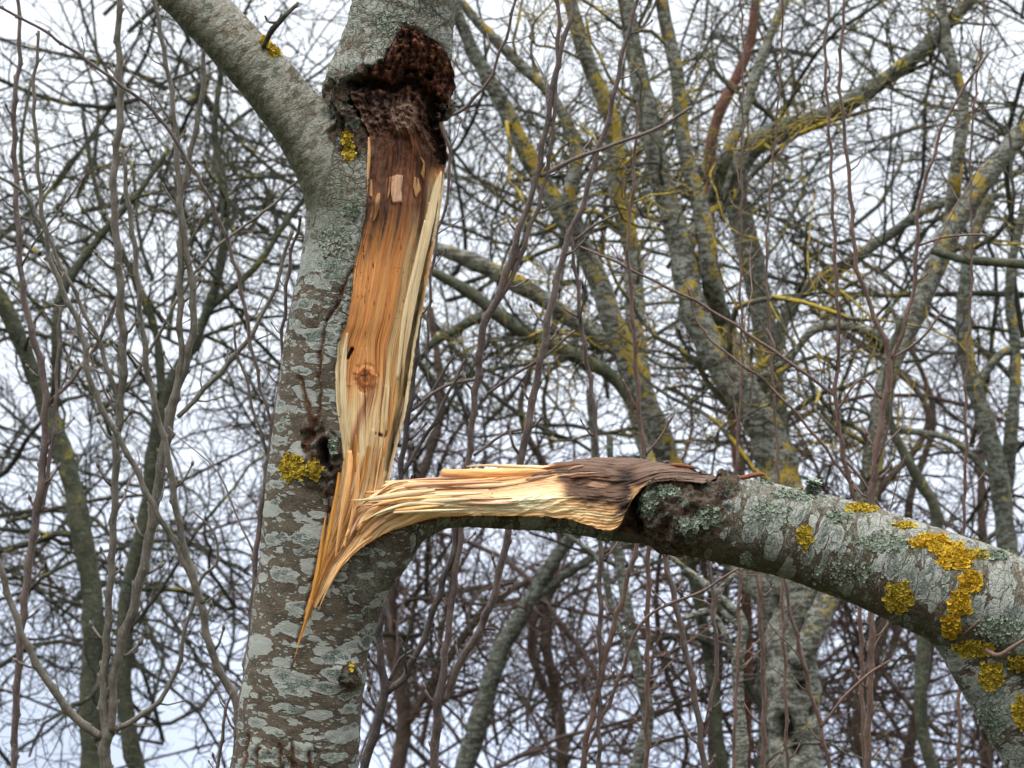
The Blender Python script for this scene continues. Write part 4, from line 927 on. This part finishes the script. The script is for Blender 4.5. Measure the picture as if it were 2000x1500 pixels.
# ------------------------------------------------------------------ the trees behind
bg_tree("many-limbed grey tree with yellow lichen behind the branch knuckle, its pitted trunk below", [
    [(1562, 1600, 74), (1552, 1450, 72), (1550, 1300, 70), (1548, 1150, 66), (1540, 1040, 60), (1520, 900, 54), (1475, 800, 48), (1405, 705, 42), (1352, 600, 37), (1325, 480, 34), (1292, 350, 32), (1262, 220, 29), (1238, 100, 26), (1218, -60, 23), (1200, -260, 18)],
    [(1500, 860, 38, 0.1), (1462, 760, 34), (1420, 650, 30, 0.2), (1385, 540, 27), (1370, 420, 25), (1335, 290, 22), (1320, 150, 20), (1290, 0, 19), (1270, -150, 16)],
    [(1330, 500, 22), (1385, 400, 19, 0.2), (1420, 300, 17), (1460, 200, 15), (1500, 80, 13), (1560, -60, 10)],
    [(1530, 1200, 36, 0.2), (1430, 1080, 36, 0.3), (1345, 980, 36, 0.4), (1312, 900, 35, 0.4), (1272, 800, 33, 0.4), (1225, 690, 31, 0.4), (1185, 590, 30, 0.4), (1145, 500, 29, 0.4), (1085, 400, 27, 0.4), (1030, 300, 24, 0.4), (985, 210, 22, 0.4), (930, 110, 19, 0.4), (890, 20, 17, 0.4), (850, -90, 13, 0.4)],
    [(1262, 780, 26, 0.4), (1240, 640, 25, 0.5), (1232, 500, 25, 0.6), (1205, 370, 24, 0.6), (1190, 240, 23, 0.6), (1150, 130, 22, 0.6), (1118, 20, 20, 0.6), (1090, -120, 17, 0.6)],
    [(1150, 510, 18, 0.4), (1110, 400, 18, 0.3), (1130, 300, 17, 0.3), (1080, 190, 16, 0.3), (1000, 110, 15, 0.3), (930, 40, 13, 0.3), (870, -40, 10, 0.3)],
    [(1560, 1300, 34, -0.1), (1610, 1180, 32, -0.1), (1655, 1080, 30, 0), (1688, 980, 29, 0), (1712, 850, 28, 0), (1742, 700, 28, 0), (1800, 590, 29, 0), (1858, 460, 29, 0), (1925, 350, 27, 0), (2010, 240, 25, 0), (2120, 120, 22, 0)],
    [(1850, 480, 20, 0.1), (1870, 330, 18), (1880, 200, 17), (1850, 90, 16), (1830, -60, 13)],
    [(1745, 720, 16, 0.1), (1700, 650, 15), (1600, 640, 12), (1540, 700, 10), (1450, 760, 8)],
    [(1420, 1090, 24, 0.4), (1300, 960, 24, 0.8), (1255, 850, 24, 1.0), (1215, 700, 24, 1.0), (1160, 650, 24, 1.0), (1080, 598, 24, 1.0), (980, 535, 24, 1.0), (880, 492, 22, 1.0), (800, 470, 17, 1.0), (700, 450, 12, 1.0)]],
    11.0, M_GREYY, T_YEL, 11, 0.70, l1=(3.9, (0.35, 1.3)), pits=[(1530, 1425, 26), (1568, 1340, 9), (1515, 1180, 12), (1572, 1240, 8), (1556, 1462, 14), (1590, 1390, 8)])
bg_tree("dark mossy tree sweeping level from behind the torn wood to the stem's right side", [
    [(1420, 1560, 16), (1370, 1200, 15), (1290, 900, 15), (1210, 750, 17), (1120, 690, 18), (1010, 640, 18), (900, 560, 15), (820, 520, 10)],
    [(960, 610, 14), (900, 640, 13), (830, 680, 10)]],
    12.6, M_MOSS, T_OLIVE, 18, l1=(3.6, (0.4, 1.3)))
bg_tree("brown tree at centre right with a thick limb arching to the upper right", [
    [(1500, 1580, 26), (1505, 1200, 28), (1520, 900, 30), (1505, 720, 32), (1480, 560, 32), (1450, 430, 30), (1442, 330, 30), (1500, 265, 29), (1600, 232, 25), (1690, 180, 22), (1790, 105, 20), (1870, 30, 17), (1960, -60, 13)],
    [(1505, 700, 18, 0.1), (1560, 580, 16), (1650, 520, 15), (1740, 460, 14), (1830, 400, 12), (1960, 380, 9)]],
    12.6, M_GREY, T_OLIVE, 14, l1=(2.6, (0.5, 1.4)))
bg_tree("slim grey tree at the far right with mossy forks", [
    [(1985, 1560, 30), (1978, 1300, 28), (1965, 1060, 27), (1945, 900, 25), (1905, 760, 22), (1880, 640, 20), (1890, 500, 16), (1930, 380, 12)],
    [(1955, 1000, 18, 0.1), (1975, 850, 17), (1985, 700, 16), (1970, 560, 13), (2000, 400, 10)],
    [(1940, 930, 10), (1860, 860, 9), (1750, 835, 8), (1700, 790, 6)],
    [(1905, 760, 12), (1960, 690, 11), (2040, 665, 10), (2120, 640, 8)]],
    12.0, M_GREY, T_OLIVE, 15, l1=(2.4, (0.4, 1.2)))
bg_tree("dark crooked tree under and above the far end of the fallen branch", [
    [(1840, 1560, 18), (1800, 1400, 17), (1815, 1150, 16), (1832, 1010, 15), (1790, 930, 14), (1745, 840, 12), (1730, 740, 10), (1760, 620, 8)],
    [(2060, 520, 12), (1980, 515, 12), (1890, 508, 11), (1820, 490, 8)]],
    10.2, M_MOSS, T_OLIVE, 16, l1=(2.4, (0.3, 1.0)), l2=(5, (0.2, 0.6)))
bg_tree("slim reddish-brown tree curving up-right behind the yellow-lichened boughs, top centre", [
    [(1455, 1560, 13), (1460, 1200, 13), (1440, 900, 13), (1405, 640, 13), (1385, 440, 14), (1388, 290, 15), (1412, 205, 15), (1445, 140, 14), (1468, 70, 13), (1480, -40, 12), (1490, -200, 10)]],
    12.9, M_RED, T_BROWN, 17, l1=(1.4, (0.3, 1.0)), l2=(4, (0.2, 0.5)), l3=(4, (0.1, 0.3)))
bg_tree("leaning grey-green trunk at the photo's left side, forking high", [
    [(182, 1580, 40), (180, 1350, 40), (176, 1160, 38), (150, 1000, 37), (108, 850, 33), (62, 720, 30), (10, 600, 28), (-50, 500, 25), (-120, 380, 20)],
    [(105, 830, 18, 0.1), (112, 680, 18), (118, 590, 17), (150, 525, 16), (205, 450, 14), (270, 380, 11), (330, 290, 8)],
    [(130, 560, 9), (70, 430, 8), (40, 300, 7), (60, 160, 5)]],
    11.5, M_MOSS, T_OLIVE, 19, 0.54, l1=(3.0, (0.5, 1.5)))
bg_tree("dark green-stained tree between the left trunk and the broken stem", [
    [(290, 1580, 30), (250, 1420, 30), (248, 1200, 28), (285, 1000, 26), (305, 860, 25), (330, 760, 23), (390, 640, 20), (430, 520, 17), (440, 380, 14), (420, 250, 11), (440, 100, 8)],
    [(320, 780, 16), (300, 640, 14), (240, 500, 11), (190, 380, 9), (160, 220, 6)],
    [(410, 600, 14), (500, 520, 12), (560, 430, 10), (640, 330, 8)]],
    12.4, M_MOSS, T_OLIVE, 20, 0.58, l1=(4.0, (0.6, 1.6)))
bg_tree("slanting grey tree below the torn wood, bending up to the right", [
    [(880, 1600, 34), (925, 1430, 31), (975, 1280, 28), (1030, 1180, 24), (1085, 1080, 21), (1130, 1020, 18), (1160, 900, 14), (1150, 760, 10)],
    [(1040, 1170, 14), (1120, 1110, 13), (1210, 1070, 12), (1330, 1062, 11), (1440, 1090, 9)]],
    13.0, M_GREY, T_BROWN, 21, 0.62, l1=(2.6, (0.5, 1.3)))
bg_tree("yellow-crusted crooked boughs under the fallen branch", [
    [(1440, 1600, 18), (1450, 1450, 17), (1440, 1300, 15), (1450, 1220, 13), (1420, 1180, 11), (1350, 1120, 8), (1300, 1080, 6)],
    [(1450, 1230, 9), (1400, 1170, 8), (1450, 1110, 7), (1510, 1090, 6)],
    [(1440, 1290, 9), (1390, 1200, 8), (1330, 1210, 7)]],
    9.3, M_GREYY, T_YEL, 23, l1=(2.2, (0.2, 0.7)), l2=(4, (0.1, 0.35)), l3=(3, (0.1, 0.2)))
bg_tree("thin grey-green tree with a lichened fork, below centre right", [
    [(1210, 1600, 19), (1265, 1420, 17), (1245, 1300, 15), (1225, 1180, 13), (1208, 1090, 12), (1195, 1000, 10), (1190, 850, 8)],
    [(1250, 1320, 9), (1200, 1200, 8), (1170, 1100, 7), (1100, 1040, 5)]],
    9.5, M_GREY, T_BROWN, 24, l1=(2.2, (0.3, 0.9)), l2=(4, (0.15, 0.5)))
bg_tree("far brown tree filling the lower middle with fine reddish twigs", [
    [(760, 1600, 22), (790, 1400, 20), (760, 1200, 17), (800, 1000, 14), (860, 800, 11), (840, 600, 8)],
    [(790, 1420, 14), (880, 1280, 12), (960, 1180, 10), (1060, 1120, 8)]],
    14.0, M_BROWN, T_BROWN, 25, l1=(3.6, (0.6, 1.6)))
for i, (x, lab) in enumerate(((1420, "thin brown trunk in the thicket at lower right, nearest the pitted trunk's left"), (1700, "brown trunk in the lower right thicket just right of the pitted trunk"), (1790, "thin brown trunk in the thicket under the limb's fork"),
                              (1100, "thin brown trunk in the lower thicket right of centre"), (1925, "brown trunk in the thicket in the bottom right corner"))):
    rs = np.random.RandomState(60 + i); w = rs.uniform(-40, 40, 6)
    bg_tree(lab, [[(x + w[0], 1600, 17), (x + w[1], 1400, 15), (x + w[2], 1200, 13), (x + w[3] * 2, 1000, 11), (x + w[4] * 3, 800, 8), (x + w[5] * 3, 600, 6)],
                  [(x + w[1], 1400, 9), (x + w[1] + w[4] * 2, 1250, 8), (x + w[0] * 3, 1100, 6)]], 12.8 + i * 0.5, M_BROWN, T_BROWN, 70 + i, l1=(3.6, (0.5, 1.4)), group="brown trunks in the lower thicket")

# far crowns that read as one mass
def far_mass(name, label, n, d0, d1, box, seed, mat, lr=(1.2, 2.6), r=(0.007, 0.015), l2=7, l3=7):
    rs = np.random.RandomState(seed)
    x = rs.uniform(box[0], box[2], n); y = rs.uniform(box[1], box[3], n); d = rs.uniform(d0, d1, n)
    keep = n2(x / 330, y / 330, seed, 2) + 0.12 * (y - 750) / 750 > -0.04; x, y, d = x[keep], y[keep], d[keep]; n = len(x)
    p = W(x, y, d); dr = unit(np.stack([rs.normal(size=n) * 0.9, rs.normal(size=n) * 0.4, rs.uniform(-0.2, 1.4, n)], -1))
    ln = rs.uniform(*lr, n); k = 12; pts = [p]; m = rs.normal(size=(n, 3)) * 0.3
    for j in range(k - 1):
        m = m * 0.6 + rs.normal(size=(n, 3)) * 0.28; dr = unit(dr + m * 0.5); p = p + dr * (ln / (k - 1))[:, None]; pts.append(p)
    P0 = np.stack(pts, 1); R0 = rs.uniform(*r, n)[:, None] * np.linspace(1, 0.35, k)[None]
    P2, R2 = grow(P0, R0, l2, (0.3, 0.9), (0.35, 0.6), (30, 80), 8, rs, 0.4, 0.1, 0.1, rmin=0.0042)
    P3, R3 = grow(P2, R2, l3, (0.15, 0.45), (0.45, 0.7), (30, 80), 5, rs, 0.45, 0.1, 0.1, rmin=0.0032)
    V_, F_ = merge([tube_np(P0, R0, 5, False), tube_np(P2, R2, 4, False), tube_np(P3, R3, 3, False)])
    c = V_.mean(0); me = mesh_np(name, V_, F_, mat)
    o = link(name, me); o['label'] = label; o['category'] = 'twigs'; o['kind'] = 'stuff'
far_mass("distant_twigs", "faint olive mesh of distant twigs across the left of the sky", 240, 13, 18, (-200, 0, 850, 1600), 201, T_OLIVE)
far_mass("distant_twigs", "faint mesh of distant lichened twigs high on the right", 225, 13, 17, (850, -100, 2150, 900), 202, T_OLIVE)
far_mass("distant_twigs", "reddish-brown haze of distant twigs along the bottom right", 190, 13, 18, (650, 1050, 2200, 1700), 203, T_BROWN)

# ------------------------------------------------------------------ slender shoots close behind the broken tree
def shoot_mesh(pts, mat, d, rs, buds=True, spur=0.5, n=None):
    C = np.array([[a[0], a[1], (d + (a[3] if len(a) > 3 else 0)) * 100, a[2]] for a in pts], float)
    Lp = np.hypot(np.diff(C[:, 0]), np.diff(C[:, 1])).sum(); n = n or max(10, int(Lp / 9))
    c = crom(C, n); dd = c[:, 2] / 100; p = W(c[:, 0], c[:, 1], dd); r = np.maximum(c[:, 3] * 0.69, 0.8) * dd / 6000
    s_ = np.arange(n) * (Lp / n)
    zz = n2(s_ / 70.0, 0 * s_, rs.uniform(0, 99), 2); p[:, 0] += zz * 0.0026 + n2(s_ / 22.0, 0 * s_, rs.uniform(0, 99), 2) * 0.0014; p[:, 1] += n2(s_ / 60.0, 0 * s_, rs.uniform(0, 99), 2) * 0.006
    nodes = np.cumsum(rs.uniform(26, 60, int(Lp / 24) + 2)); nodes = nodes[nodes < Lp - 12]
    kk = rs.uniform(0.6, 1.0, len(nodes)) * (-1.0) ** np.arange(len(nodes)) * 0.0032
    if len(nodes) > 1: p[:, 0] += np.interp(s_, nodes, kk)
    for q_ in nodes: r = r * (1 + 0.20 * np.exp(-((s_ - q_) / 6.0) ** 2))
    out = [tube_np(p, r, 10)]
    if buds:
        for k, q_ in enumerate(nodes):
            i = min(int(q_ / Lp * n), n - 2); t = unit(p[i + 1] - p[i]); 
            sg = 1 if k % 2 else -1; sdv = unit(np.cross(t, [0, 1, 0]) * sg + np.array([0, rs.uniform(-0.6, 0.6), 0]))
            if t[2] < 0: t = -t
            if rs.uniform() < spur * 0.6:
                ln = rs.uniform(0.02, 0.06); a = p[i]; m = [a, a + (sdv * 0.8 + t * 0.5) * ln * 0.5, a + (sdv * 0.8 + t * 0.8) * ln]
                rb = max(r[i] * 0.32, 0.0012); out.append(tube_np(np.array(m), np.array([rb * 1.3, rb, rb * 0.9]), 6)); tip = m[-1]; dv = unit(sdv * 0.4 + t)
                bl = rb * 4.5
                out.append(tube_np(np.array([tip - dv * bl * 0.2, tip + dv * bl * 0.35, tip + dv * bl]), np.array([rb * 0.9, rb * 1.7, rb * 0.25]), 6))
            else:
                a = p[i] + sdv * r[i] * 0.7; bl = 0.004 + r[i] * 0.7; dv = unit(sdv * 0.55 + t * 0.9); rb = bl * 0.30
                out.append(tube_np(np.array([a - dv * bl * 0.2, a + dv * bl * 0.4, a + dv * bl * 1.1]), np.array([rb, rb * 1.1, rb * 0.2]), 6))
    return merge(out), p, r
def sapling(label, d, stems, mat, seed, group, main=0, ground=True, name="sapling", cat="sapling", side=1.2, smat=None):
    rs = np.random.RandomState(seed)
    x0 = stems[main][0]; p0 = W(x0[0], x0[1], d)
    t = thing(name, label, cat, (p0[0], p0[1], 0.0), group)
    allp, allr = [], []
    for i, st in enumerate(stems):
        (v, f), p, r = shoot_mesh(st, mat, d, rs)
        if i == main and ground:
            g = np.array([p[0] - unit(p[1] - p[0]) * 0.02, [p0[0], p0[1], p[0][2] * 0.5], [p0[0], p0[1], -0.03]]); v2, f2 = tube_np(crom(g, 12), np.linspace(r[0] * 0.97, r[0] * 1.4, 12), 10)
            v, f = merge([(v, f), (v2, f2)])
        link("stem", mesh_np("stem", v, f, mat), t)
        c = crom(np.column_stack([p, r]), 24); allp.append(c[:, :3]); allr.append(c[:, 3])
    P1, R1 = grow(np.stack(allp), np.stack(allr), side, (0.12, 0.45), (0.3, 0.5), (30, 55), 12, rs, 0.10, 0.12, 0.1, rmin=0.0016)
    for a_, b_ in zip(P1, R1):
        P2, R2 = grow(a_[None], b_[None], 3, (0.03, 0.12), (0.5, 0.7), (35, 60), 6, rs, 0.12, 0.1, 0.2, rmin=0.0012)
        link("twig", mesh_np("twig", *merge([tube_np(a_, b_, 6)] + ([tube_np(P2, R2, 5)] if len(P2) else [])), smat or mat), t)
    return t
G1 = "slender shoots left of the broken tree"; G2 = "slender shoots right of the broken stem"; G3 = "shoots below the fallen branch"
sapling("many-stemmed grey-green sapling left of the trunk, its stems meeting low down", 6.9, [
    [(205, 1560, 17), (206, 1440, 16), (202, 1350, 12), (212, 1200, 10.5), (222, 1020, 10), (228, 860, 11), (240, 720, 12), (238, 620, 11), (228, 480, 11), (222, 350, 10), (234, 220, 10), (231, 60, 8.5), (232, -60, 8), (225, -250, 6)],
    [(214, 1430, 13), (226, 1300, 13), (262, 1180, 14), (290, 1060, 14), (312, 930, 14.5), (335, 800, 14), (352, 720, 9), (352, 600, 9), (354, 470, 9), (352, 400, 8), (372, 300, 7.5), (395, 180, 7), (400, 90, 5)],
    [(344, 760, 10), (366, 700, 10.5), (378, 620, 10), (372, 530, 9.5), (357, 440, 8), (348, 330, 8), (338, 200, 7), (318, 90, 6), (298, -20, 5.5), (280, -120, 4)],
    [(196, 1440, 12), (150, 1405, 12), (95, 1335, 11), (48, 1250, 10), (15, 1160, 9), (-5, 1080, 8), (-15, 980, 7)],
    [(218, 1425, 9), (255, 1410, 8), (310, 1370, 7), (345, 1310, 6), (365, 1220, 5.5), (395, 1130, 4.5), (422, 1100, 4), (418, 1040, 3), (380, 1000, 2.5)],
    [(232, 800, 8), (222, 760, 7.5), (190, 660, 6), (150, 580, 5.5), (110, 500, 5), (78, 430, 5), (40, 370, 4.5), (-10, 340, 4)],
    [(244, 760, 5), (290, 690, 4.5), (345, 590, 4.5), (400, 510, 4), (450, 460, 4), (520, 410, 4), (600, 335, 3.5)],
    [(345, 815, 7), (400, 760, 7), (470, 680, 7), (510, 620, 6), (545, 540, 5.5), (570, 450, 5)]], S_GRN, 31, G1, side=0.8, smat=S_PUR)
sapling("grey stem curving down to the foot of the trunk from the upper left", 6.6, [
    [(462, 1600, 13), (466, 1400, 12.5), (440, 1330, 12), (412, 1270, 11), (390, 1170, 11), (362, 1080, 10.5), (345, 1000, 10), (330, 900, 9), (305, 800, 8), (285, 700, 8.5), (272, 580, 7), (262, 480, 7), (248, 380, 6), (240, 290, 5)],
    [(392, 1180, 10), (362, 1100, 9.5), (322, 1030, 8), (285, 960, 8), (252, 890, 8), (200, 800, 8), (175, 740, 8), (160, 650, 8), (128, 580, 7.5), (100, 510, 7), (82, 410, 6), (74, 320, 5.5), (66, 180, 5), (77, 60, 4)]], S_GRN, 32, G1, side=0.5, smat=S_PUR)
sapling("thin shoot at the photo's left edge, forking a third of the way up", 7.1, [
    [(28, 1600, 9), (30, 1380, 10), (45, 1200, 10.5), (62, 1060, 11), (78, 950, 11), (88, 840, 10), (86, 740, 10), (60, 640, 9), (44, 560, 8), (35, 440, 8), (30, 330, 7.5), (28, 210, 7), (38, 110, 6), (36, 0, 5), (40, -100, 4)],
    [(78, 1000, 6), (98, 900, 6), (108, 800, 5), (112, 700, 4.5), (116, 600, 4)],
    [(100, 780, 5), (150, 730, 5), (200, 650, 4.5), (230, 570, 4)]], S_PUR, 33, G1, side=1.0)
sapling("dark shoot pressed against the left side of the trunk", 6.12, [
    [(440, 1600, 8), (462, 1450, 9), (478, 1330, 9), (492, 1200, 8.5), (500, 1090, 8), (512, 980, 8), (524, 900, 7.5), (534, 820, 7), (548, 740, 5), (552, 660, 4.5), (560, 560, 5), (572, 480, 4.5), (590, 420, 4)],
    [(534, 850, 4), (510, 760, 4.5), (488, 660, 4.5), (470, 560, 5), (440, 460, 5), (400, 370, 5), (345, 280, 5), (298, 215, 5), (200, 140, 4.5), (130, 90, 4), (60, 45, 4), (-20, 5, 3.5)],
    [(520, 900, 4), (480, 740, 3.5), (462, 680, 3.5), (455, 630, 2.5)],
    [(420, 1600, 5), (435, 1420, 4.5), (455, 1350, 3)]], S_PUR, 34, G1, side=0.4)
sapling("tall purple-brown sapling with two long shoots passing behind the torn wood", 6.5, [
    [(835, 1620, 12), (846, 1500, 12.5), (856, 1380, 13), (868, 1290, 10), (880, 1200, 9.5), (890, 1120, 9), (899, 1040, 8.5), (908, 960, 8.5), (916, 900, 8.5), (922, 820, 9), (934, 730, 10), (944, 640, 11), (972, 580, 11), (1000, 500, 10), (1025, 420, 8), (1050, 340, 8.5), (1070, 230, 8), (1090, 120, 7), (1120, 10, 6.5), (1140, -120, 5)],
    [(862, 1370, 11), (892, 1310, 10.5), (925, 1250, 10.5), (955, 1190, 10), (972, 1130, 10), (986, 1070, 10), (1000, 990, 10), (1018, 900, 10.5), (1030, 830, 10.5), (1050, 730, 10), (1068, 640, 9.5), (1085, 560, 9), (1105, 480, 8), (1140, 390, 7.5), (1165, 300, 7), (1195, 210, 7), (1215, 110, 6), (1245, 0, 5), (1260, -120, 4)],
    [(962, 600, 8), (1000, 540, 7), (1030, 460, 6.5), (1058, 380, 6), (1078, 280, 6), (1085, 170, 6), (1092, 60, 5.5), (1088, -60, 5)],
    [(1052, 345, 6), (1090, 325, 6), (1150, 300, 5.5), (1220, 275, 5), (1290, 248, 5), (1350, 208, 4)],
    [(938, 740, 5), (880, 750, 5), (830, 780, 4.5), (790, 810, 4)],
    [(948, 770, 4), (990, 740, 4.5), (1050, 705, 4), (1125, 645, 3.5)],
    [(1120, 470, 4.5), (1160, 440, 4), (1208, 415, 3)], [(922, 890, 4), (980, 850, 4), (1020, 838, 3.5)],
    [(932, 1235, 5), (950, 1228, 4.5), (968, 1230, 4)]], S_PUR, 35, G2, side=0.5)
sapling("thin knotty shoot standing left of the grey trunks", 6.6, [
    [(1170, 1600, 6), (1172, 1000, 7), (1165, 880, 6.5), (1158, 780, 6), (1145, 700, 6), (1132, 600, 5.5), (1124, 520, 5), (1112, 450, 4)],
    [(1132, 620, 3.5), (1110, 610, 3), (1098, 600, 2.5)]], S_PUR, 37, G2, side=0.6)
sapling("dark thin shoot crossing the yellow-patched trunks", 6.7, [
    [(1262, 1600, 7), (1266, 1000, 7), (1256, 880, 7), (1245, 760, 6.5), (1238, 640, 6), (1230, 540, 5.5), (1226, 470, 5), (1236, 380, 4.5), (1240, 290, 4), (1246, 200, 3)],
    [(1242, 800, 4), (1215, 740, 3.5)], [(1258, 890, 4), (1290, 850, 3.5), (1320, 810, 3)]], S_RED, 38, G2, side=0.8)
sapling("fine curved twig sweeping up beside the rotten hollow", 6.35, [
    [(830, 700, 3.5), (850, 480, 4), (866, 420, 4), (880, 310, 4.5), (862, 240, 5), (900, 215, 5), (945, 170, 4.5), (975, 110, 4), (1000, 30, 4), (1015, -60, 3)]], S_PUR, 40, G2, side=1.2, ground=False)
sapling("forked dark sapling with one stem hugging the right edge of the orange wood", 6.5, [
    [(700, 1620, 12), (712, 1500, 13), (738, 1410, 13.5), (750, 1350, 13), (742, 1270, 10.5), (746, 1190, 10), (756, 1120, 8.5), (770, 1030, 8), (782, 930, 8), (792, 850, 8.5), (803, 770, 9), (812, 700, 8.5), (818, 620, 7), (822, 560, 5), (830, 480, 4)],
    [(752, 1352, 11), (790, 1320, 10), (822, 1260, 9), (848, 1190, 9), (868, 1130, 9), (884, 1080, 9), (895, 1020, 8)],
    [(760, 1330, 5), (780, 1290, 4.5), (806, 1270, 3.5)], [(848, 1180, 4.5), (838, 1150, 4)],
    [(780, 930, 6), (820, 870, 5.5), (850, 820, 5), (880, 760, 4.5), (905, 700, 4)],
    [(796, 830, 5), (830, 790, 4.5), (860, 740, 4), (885, 690, 3)]], S_DRK, 41, G2, side=0.4, smat=S_PUR)
sapling("pale brown rod leaning up-right beneath the brown end of the torn wood", 6.6, [
    [(1120, 1620, 8), (1140, 1480, 8), (1165, 1360, 8), (1190, 1250, 7.5), (1215, 1170, 7), (1240, 1080, 6.5), (1255, 1000, 5)],
    [(1140, 1470, 5), (1200, 1350, 5), (1250, 1220, 4.5), (1310, 1180, 4), (1380, 1150, 4), (1440, 1110, 3.5)]], S_RED, 43, G3, side=1.4)
sapling("grey-brown rod below the branch knuckle", 6.7, [
    [(1380, 1620, 9), (1372, 1480, 9), (1355, 1350, 9), (1330, 1230, 8.5), (1310, 1140, 8), (1290, 1050, 8), (1280, 980, 6)],
    [(1372, 1440, 6), (1400, 1300, 6), (1392, 1180, 5.5), (1386, 1080, 5)]], S_PUR, 44, G3, side=1.2)
sapling("upright brown rod between the pitted trunk and the knuckle", 6.7, [
    [(1480, 1620, 7), (1492, 1450, 7), (1490, 1300, 7), (1486, 1200, 6.5), (1480, 1120, 6), (1478, 1040, 5)]], S_RED, 45, G3, side=1.6)
sapling("thin twiggy brown rod in front of the pitted trunk", 6.8, [
    [(1640, 1620, 6), (1610, 1450, 6), (1570, 1300, 6), (1545, 1200, 5), (1530, 1120, 4.5), (1520, 1020, 4)],
    [(1600, 1420, 4), (1680, 1330, 4), (1740, 1290, 3.5)]], S_RED, 46, G3, side=1.6)
sapling("red-brown sapling at right forking into a V against the sky", 6.9, [
    [(1690, 1620, 9), (1702, 1250, 9), (1702, 1000, 9.5), (1712, 880, 9.5), (1728, 780, 9), (1738, 700, 8), (1705, 610, 6.5), (1672, 510, 6), (1662, 400, 5.5), (1652, 280, 5), (1640, 150, 4.5), (1650, 0, 4)],
    [(1738, 700, 6.5), (1765, 640, 6), (1785, 560, 5.5), (1792, 460, 5), (1800, 380, 4.5), (1850, 230, 4), (1930, 100, 3.5)],
    [(1720, 780, 4), (1680, 740, 3.5), (1640, 800, 3)],
    [(1740, 700, 4), (1800, 660, 3.5), (1850, 600, 3)], [(1790, 480, 3.5), (1850, 462, 3.5), (1930, 458, 3)]], S_RED, 47, "red-brown shoots on the right", side=1.3)
sapling("red-brown shoot crossing the left of the V-forked one, with long arching twigs", 6.95, [
    [(1690, 1620, 6), (1680, 1200, 6), (1672, 1000, 6.5), (1650, 900, 6), (1632, 780, 6), (1638, 660, 5), (1632, 520, 5), (1625, 380, 4.5), (1620, 250, 4), (1612, 100, 4), (1625, -60, 3)],
    [(1632, 775, 4.5), (1560, 720, 4.5), (1480, 665, 4.5), (1380, 600, 4), (1300, 560, 4), (1200, 510, 3.5), (1130, 480, 3)],
    [(1670, 960, 4), (1600, 860, 4), (1500, 750, 4), (1430, 700, 3.5), (1370, 640, 3), (1340, 560, 3)],
    [(1650, 900, 4), (1720, 990, 3.5), (1760, 1100, 3)]], S_RED, 48, "red-brown shoots on the right", side=1.3)
for i, (x, lab) in enumerate(((1545, "wispy upright shoot above the pitted trunk"), (1880, "wispy red-brown shoot near the right edge above the limb"), (1420, "wispy brown shoot right of the yellow-lichened trunks"))):
    rs = np.random.RandomState(300 + i); w = np.cumsum(rs.uniform(-26, 26, 8))
    sapling(lab, 7.3 + 0.2 * i, [[(x + w[0], 1620, 5)] + [(x + w[k], 1400 - k * 220, 5 - 0.4 * k) for k in range(1, 8)]], S_RED, 310 + i, "wispy red-brown shoots", side=2.2)

# small dead twigs growing on the broken tree itself
def hero_twig(pts, mat, seed, label):
    rs = np.random.RandomState(seed); (v, f), p, r = shoot_mesh(pts, mat, FOCUS, rs); o = link("twig", mesh_np("twig", v, f, mat), tree); o['label'] = label
hero_twig([(512, 92, 7, -0.09), (528, 60, 8, -0.12), (548, 42, 8, -0.13), (566, 22, 6, -0.13), (580, 5, 4, -0.13)], T_YEL, 1, "short crooked spur on the side limb")
hero_twig([(545, 44, 4, -0.13), (524, 42, 4, -0.13), (516, 30, 3, -0.13)], M_GREY, 2, "stubby tip of the spur on the side limb")
hero_twig([(1925, 1270, 6, -0.15), (1950, 1280, 7, -0.18), (1980, 1262, 6, -0.19), (2020, 1240, 5, -0.2)], S_RED, 3, "brown twig at the fork of the fallen limb")
hero_twig([(1880, 1240, 3, -0.12), (1898, 1225, 5, -0.16), (1912, 1212, 5, -0.17)], S_RED, 4, "tiny spur at the fork of the fallen limb")

# ------------------------------------------------------------------ ground
s = NT("leaf_littered_grass"); P = s.pos()
gc = s.mix(s.rng(s.noise(P, 1.2, 5, 0.7), 0.35, 0.65), (0.045, 0.06, 0.022), (0.10, 0.075, 0.04))
M_GROUND = s.fin(s.mix(s.rng(s.noise(P, 30, 4), 0.45, 0.7), gc, (0.02, 0.022, 0.012)), 0.95, 0.1, s.bump(s.noise(P, 12, 5), 0.05, 0.8))
gx = np.concatenate([-np.geomspace(900, 12, 24), np.linspace(-10, 10, 41), np.geomspace(12, 900, 24)])
GX, GY = np.meshgrid(gx, gx + 6.0); GZ = fbm(np.stack([GX * 0.15, GY * 0.15, 0 * GX], -1), 3) * 0.10 * np.exp(-((GX ** 2 + GY ** 2) / 80 ** 2)) - 0.02
m_ = len(gx); ii = np.arange(m_ * m_).reshape(m_, m_)
go = link("ground", mesh_np("ground", np.stack([GX, GY, GZ], -1).reshape(-1, 3), np.stack([ii[:-1, :-1], ii[:-1, 1:], ii[1:, 1:], ii[1:, :-1]], -1).reshape(-1, 4), M_GROUND)); go['kind'] = 'structure'
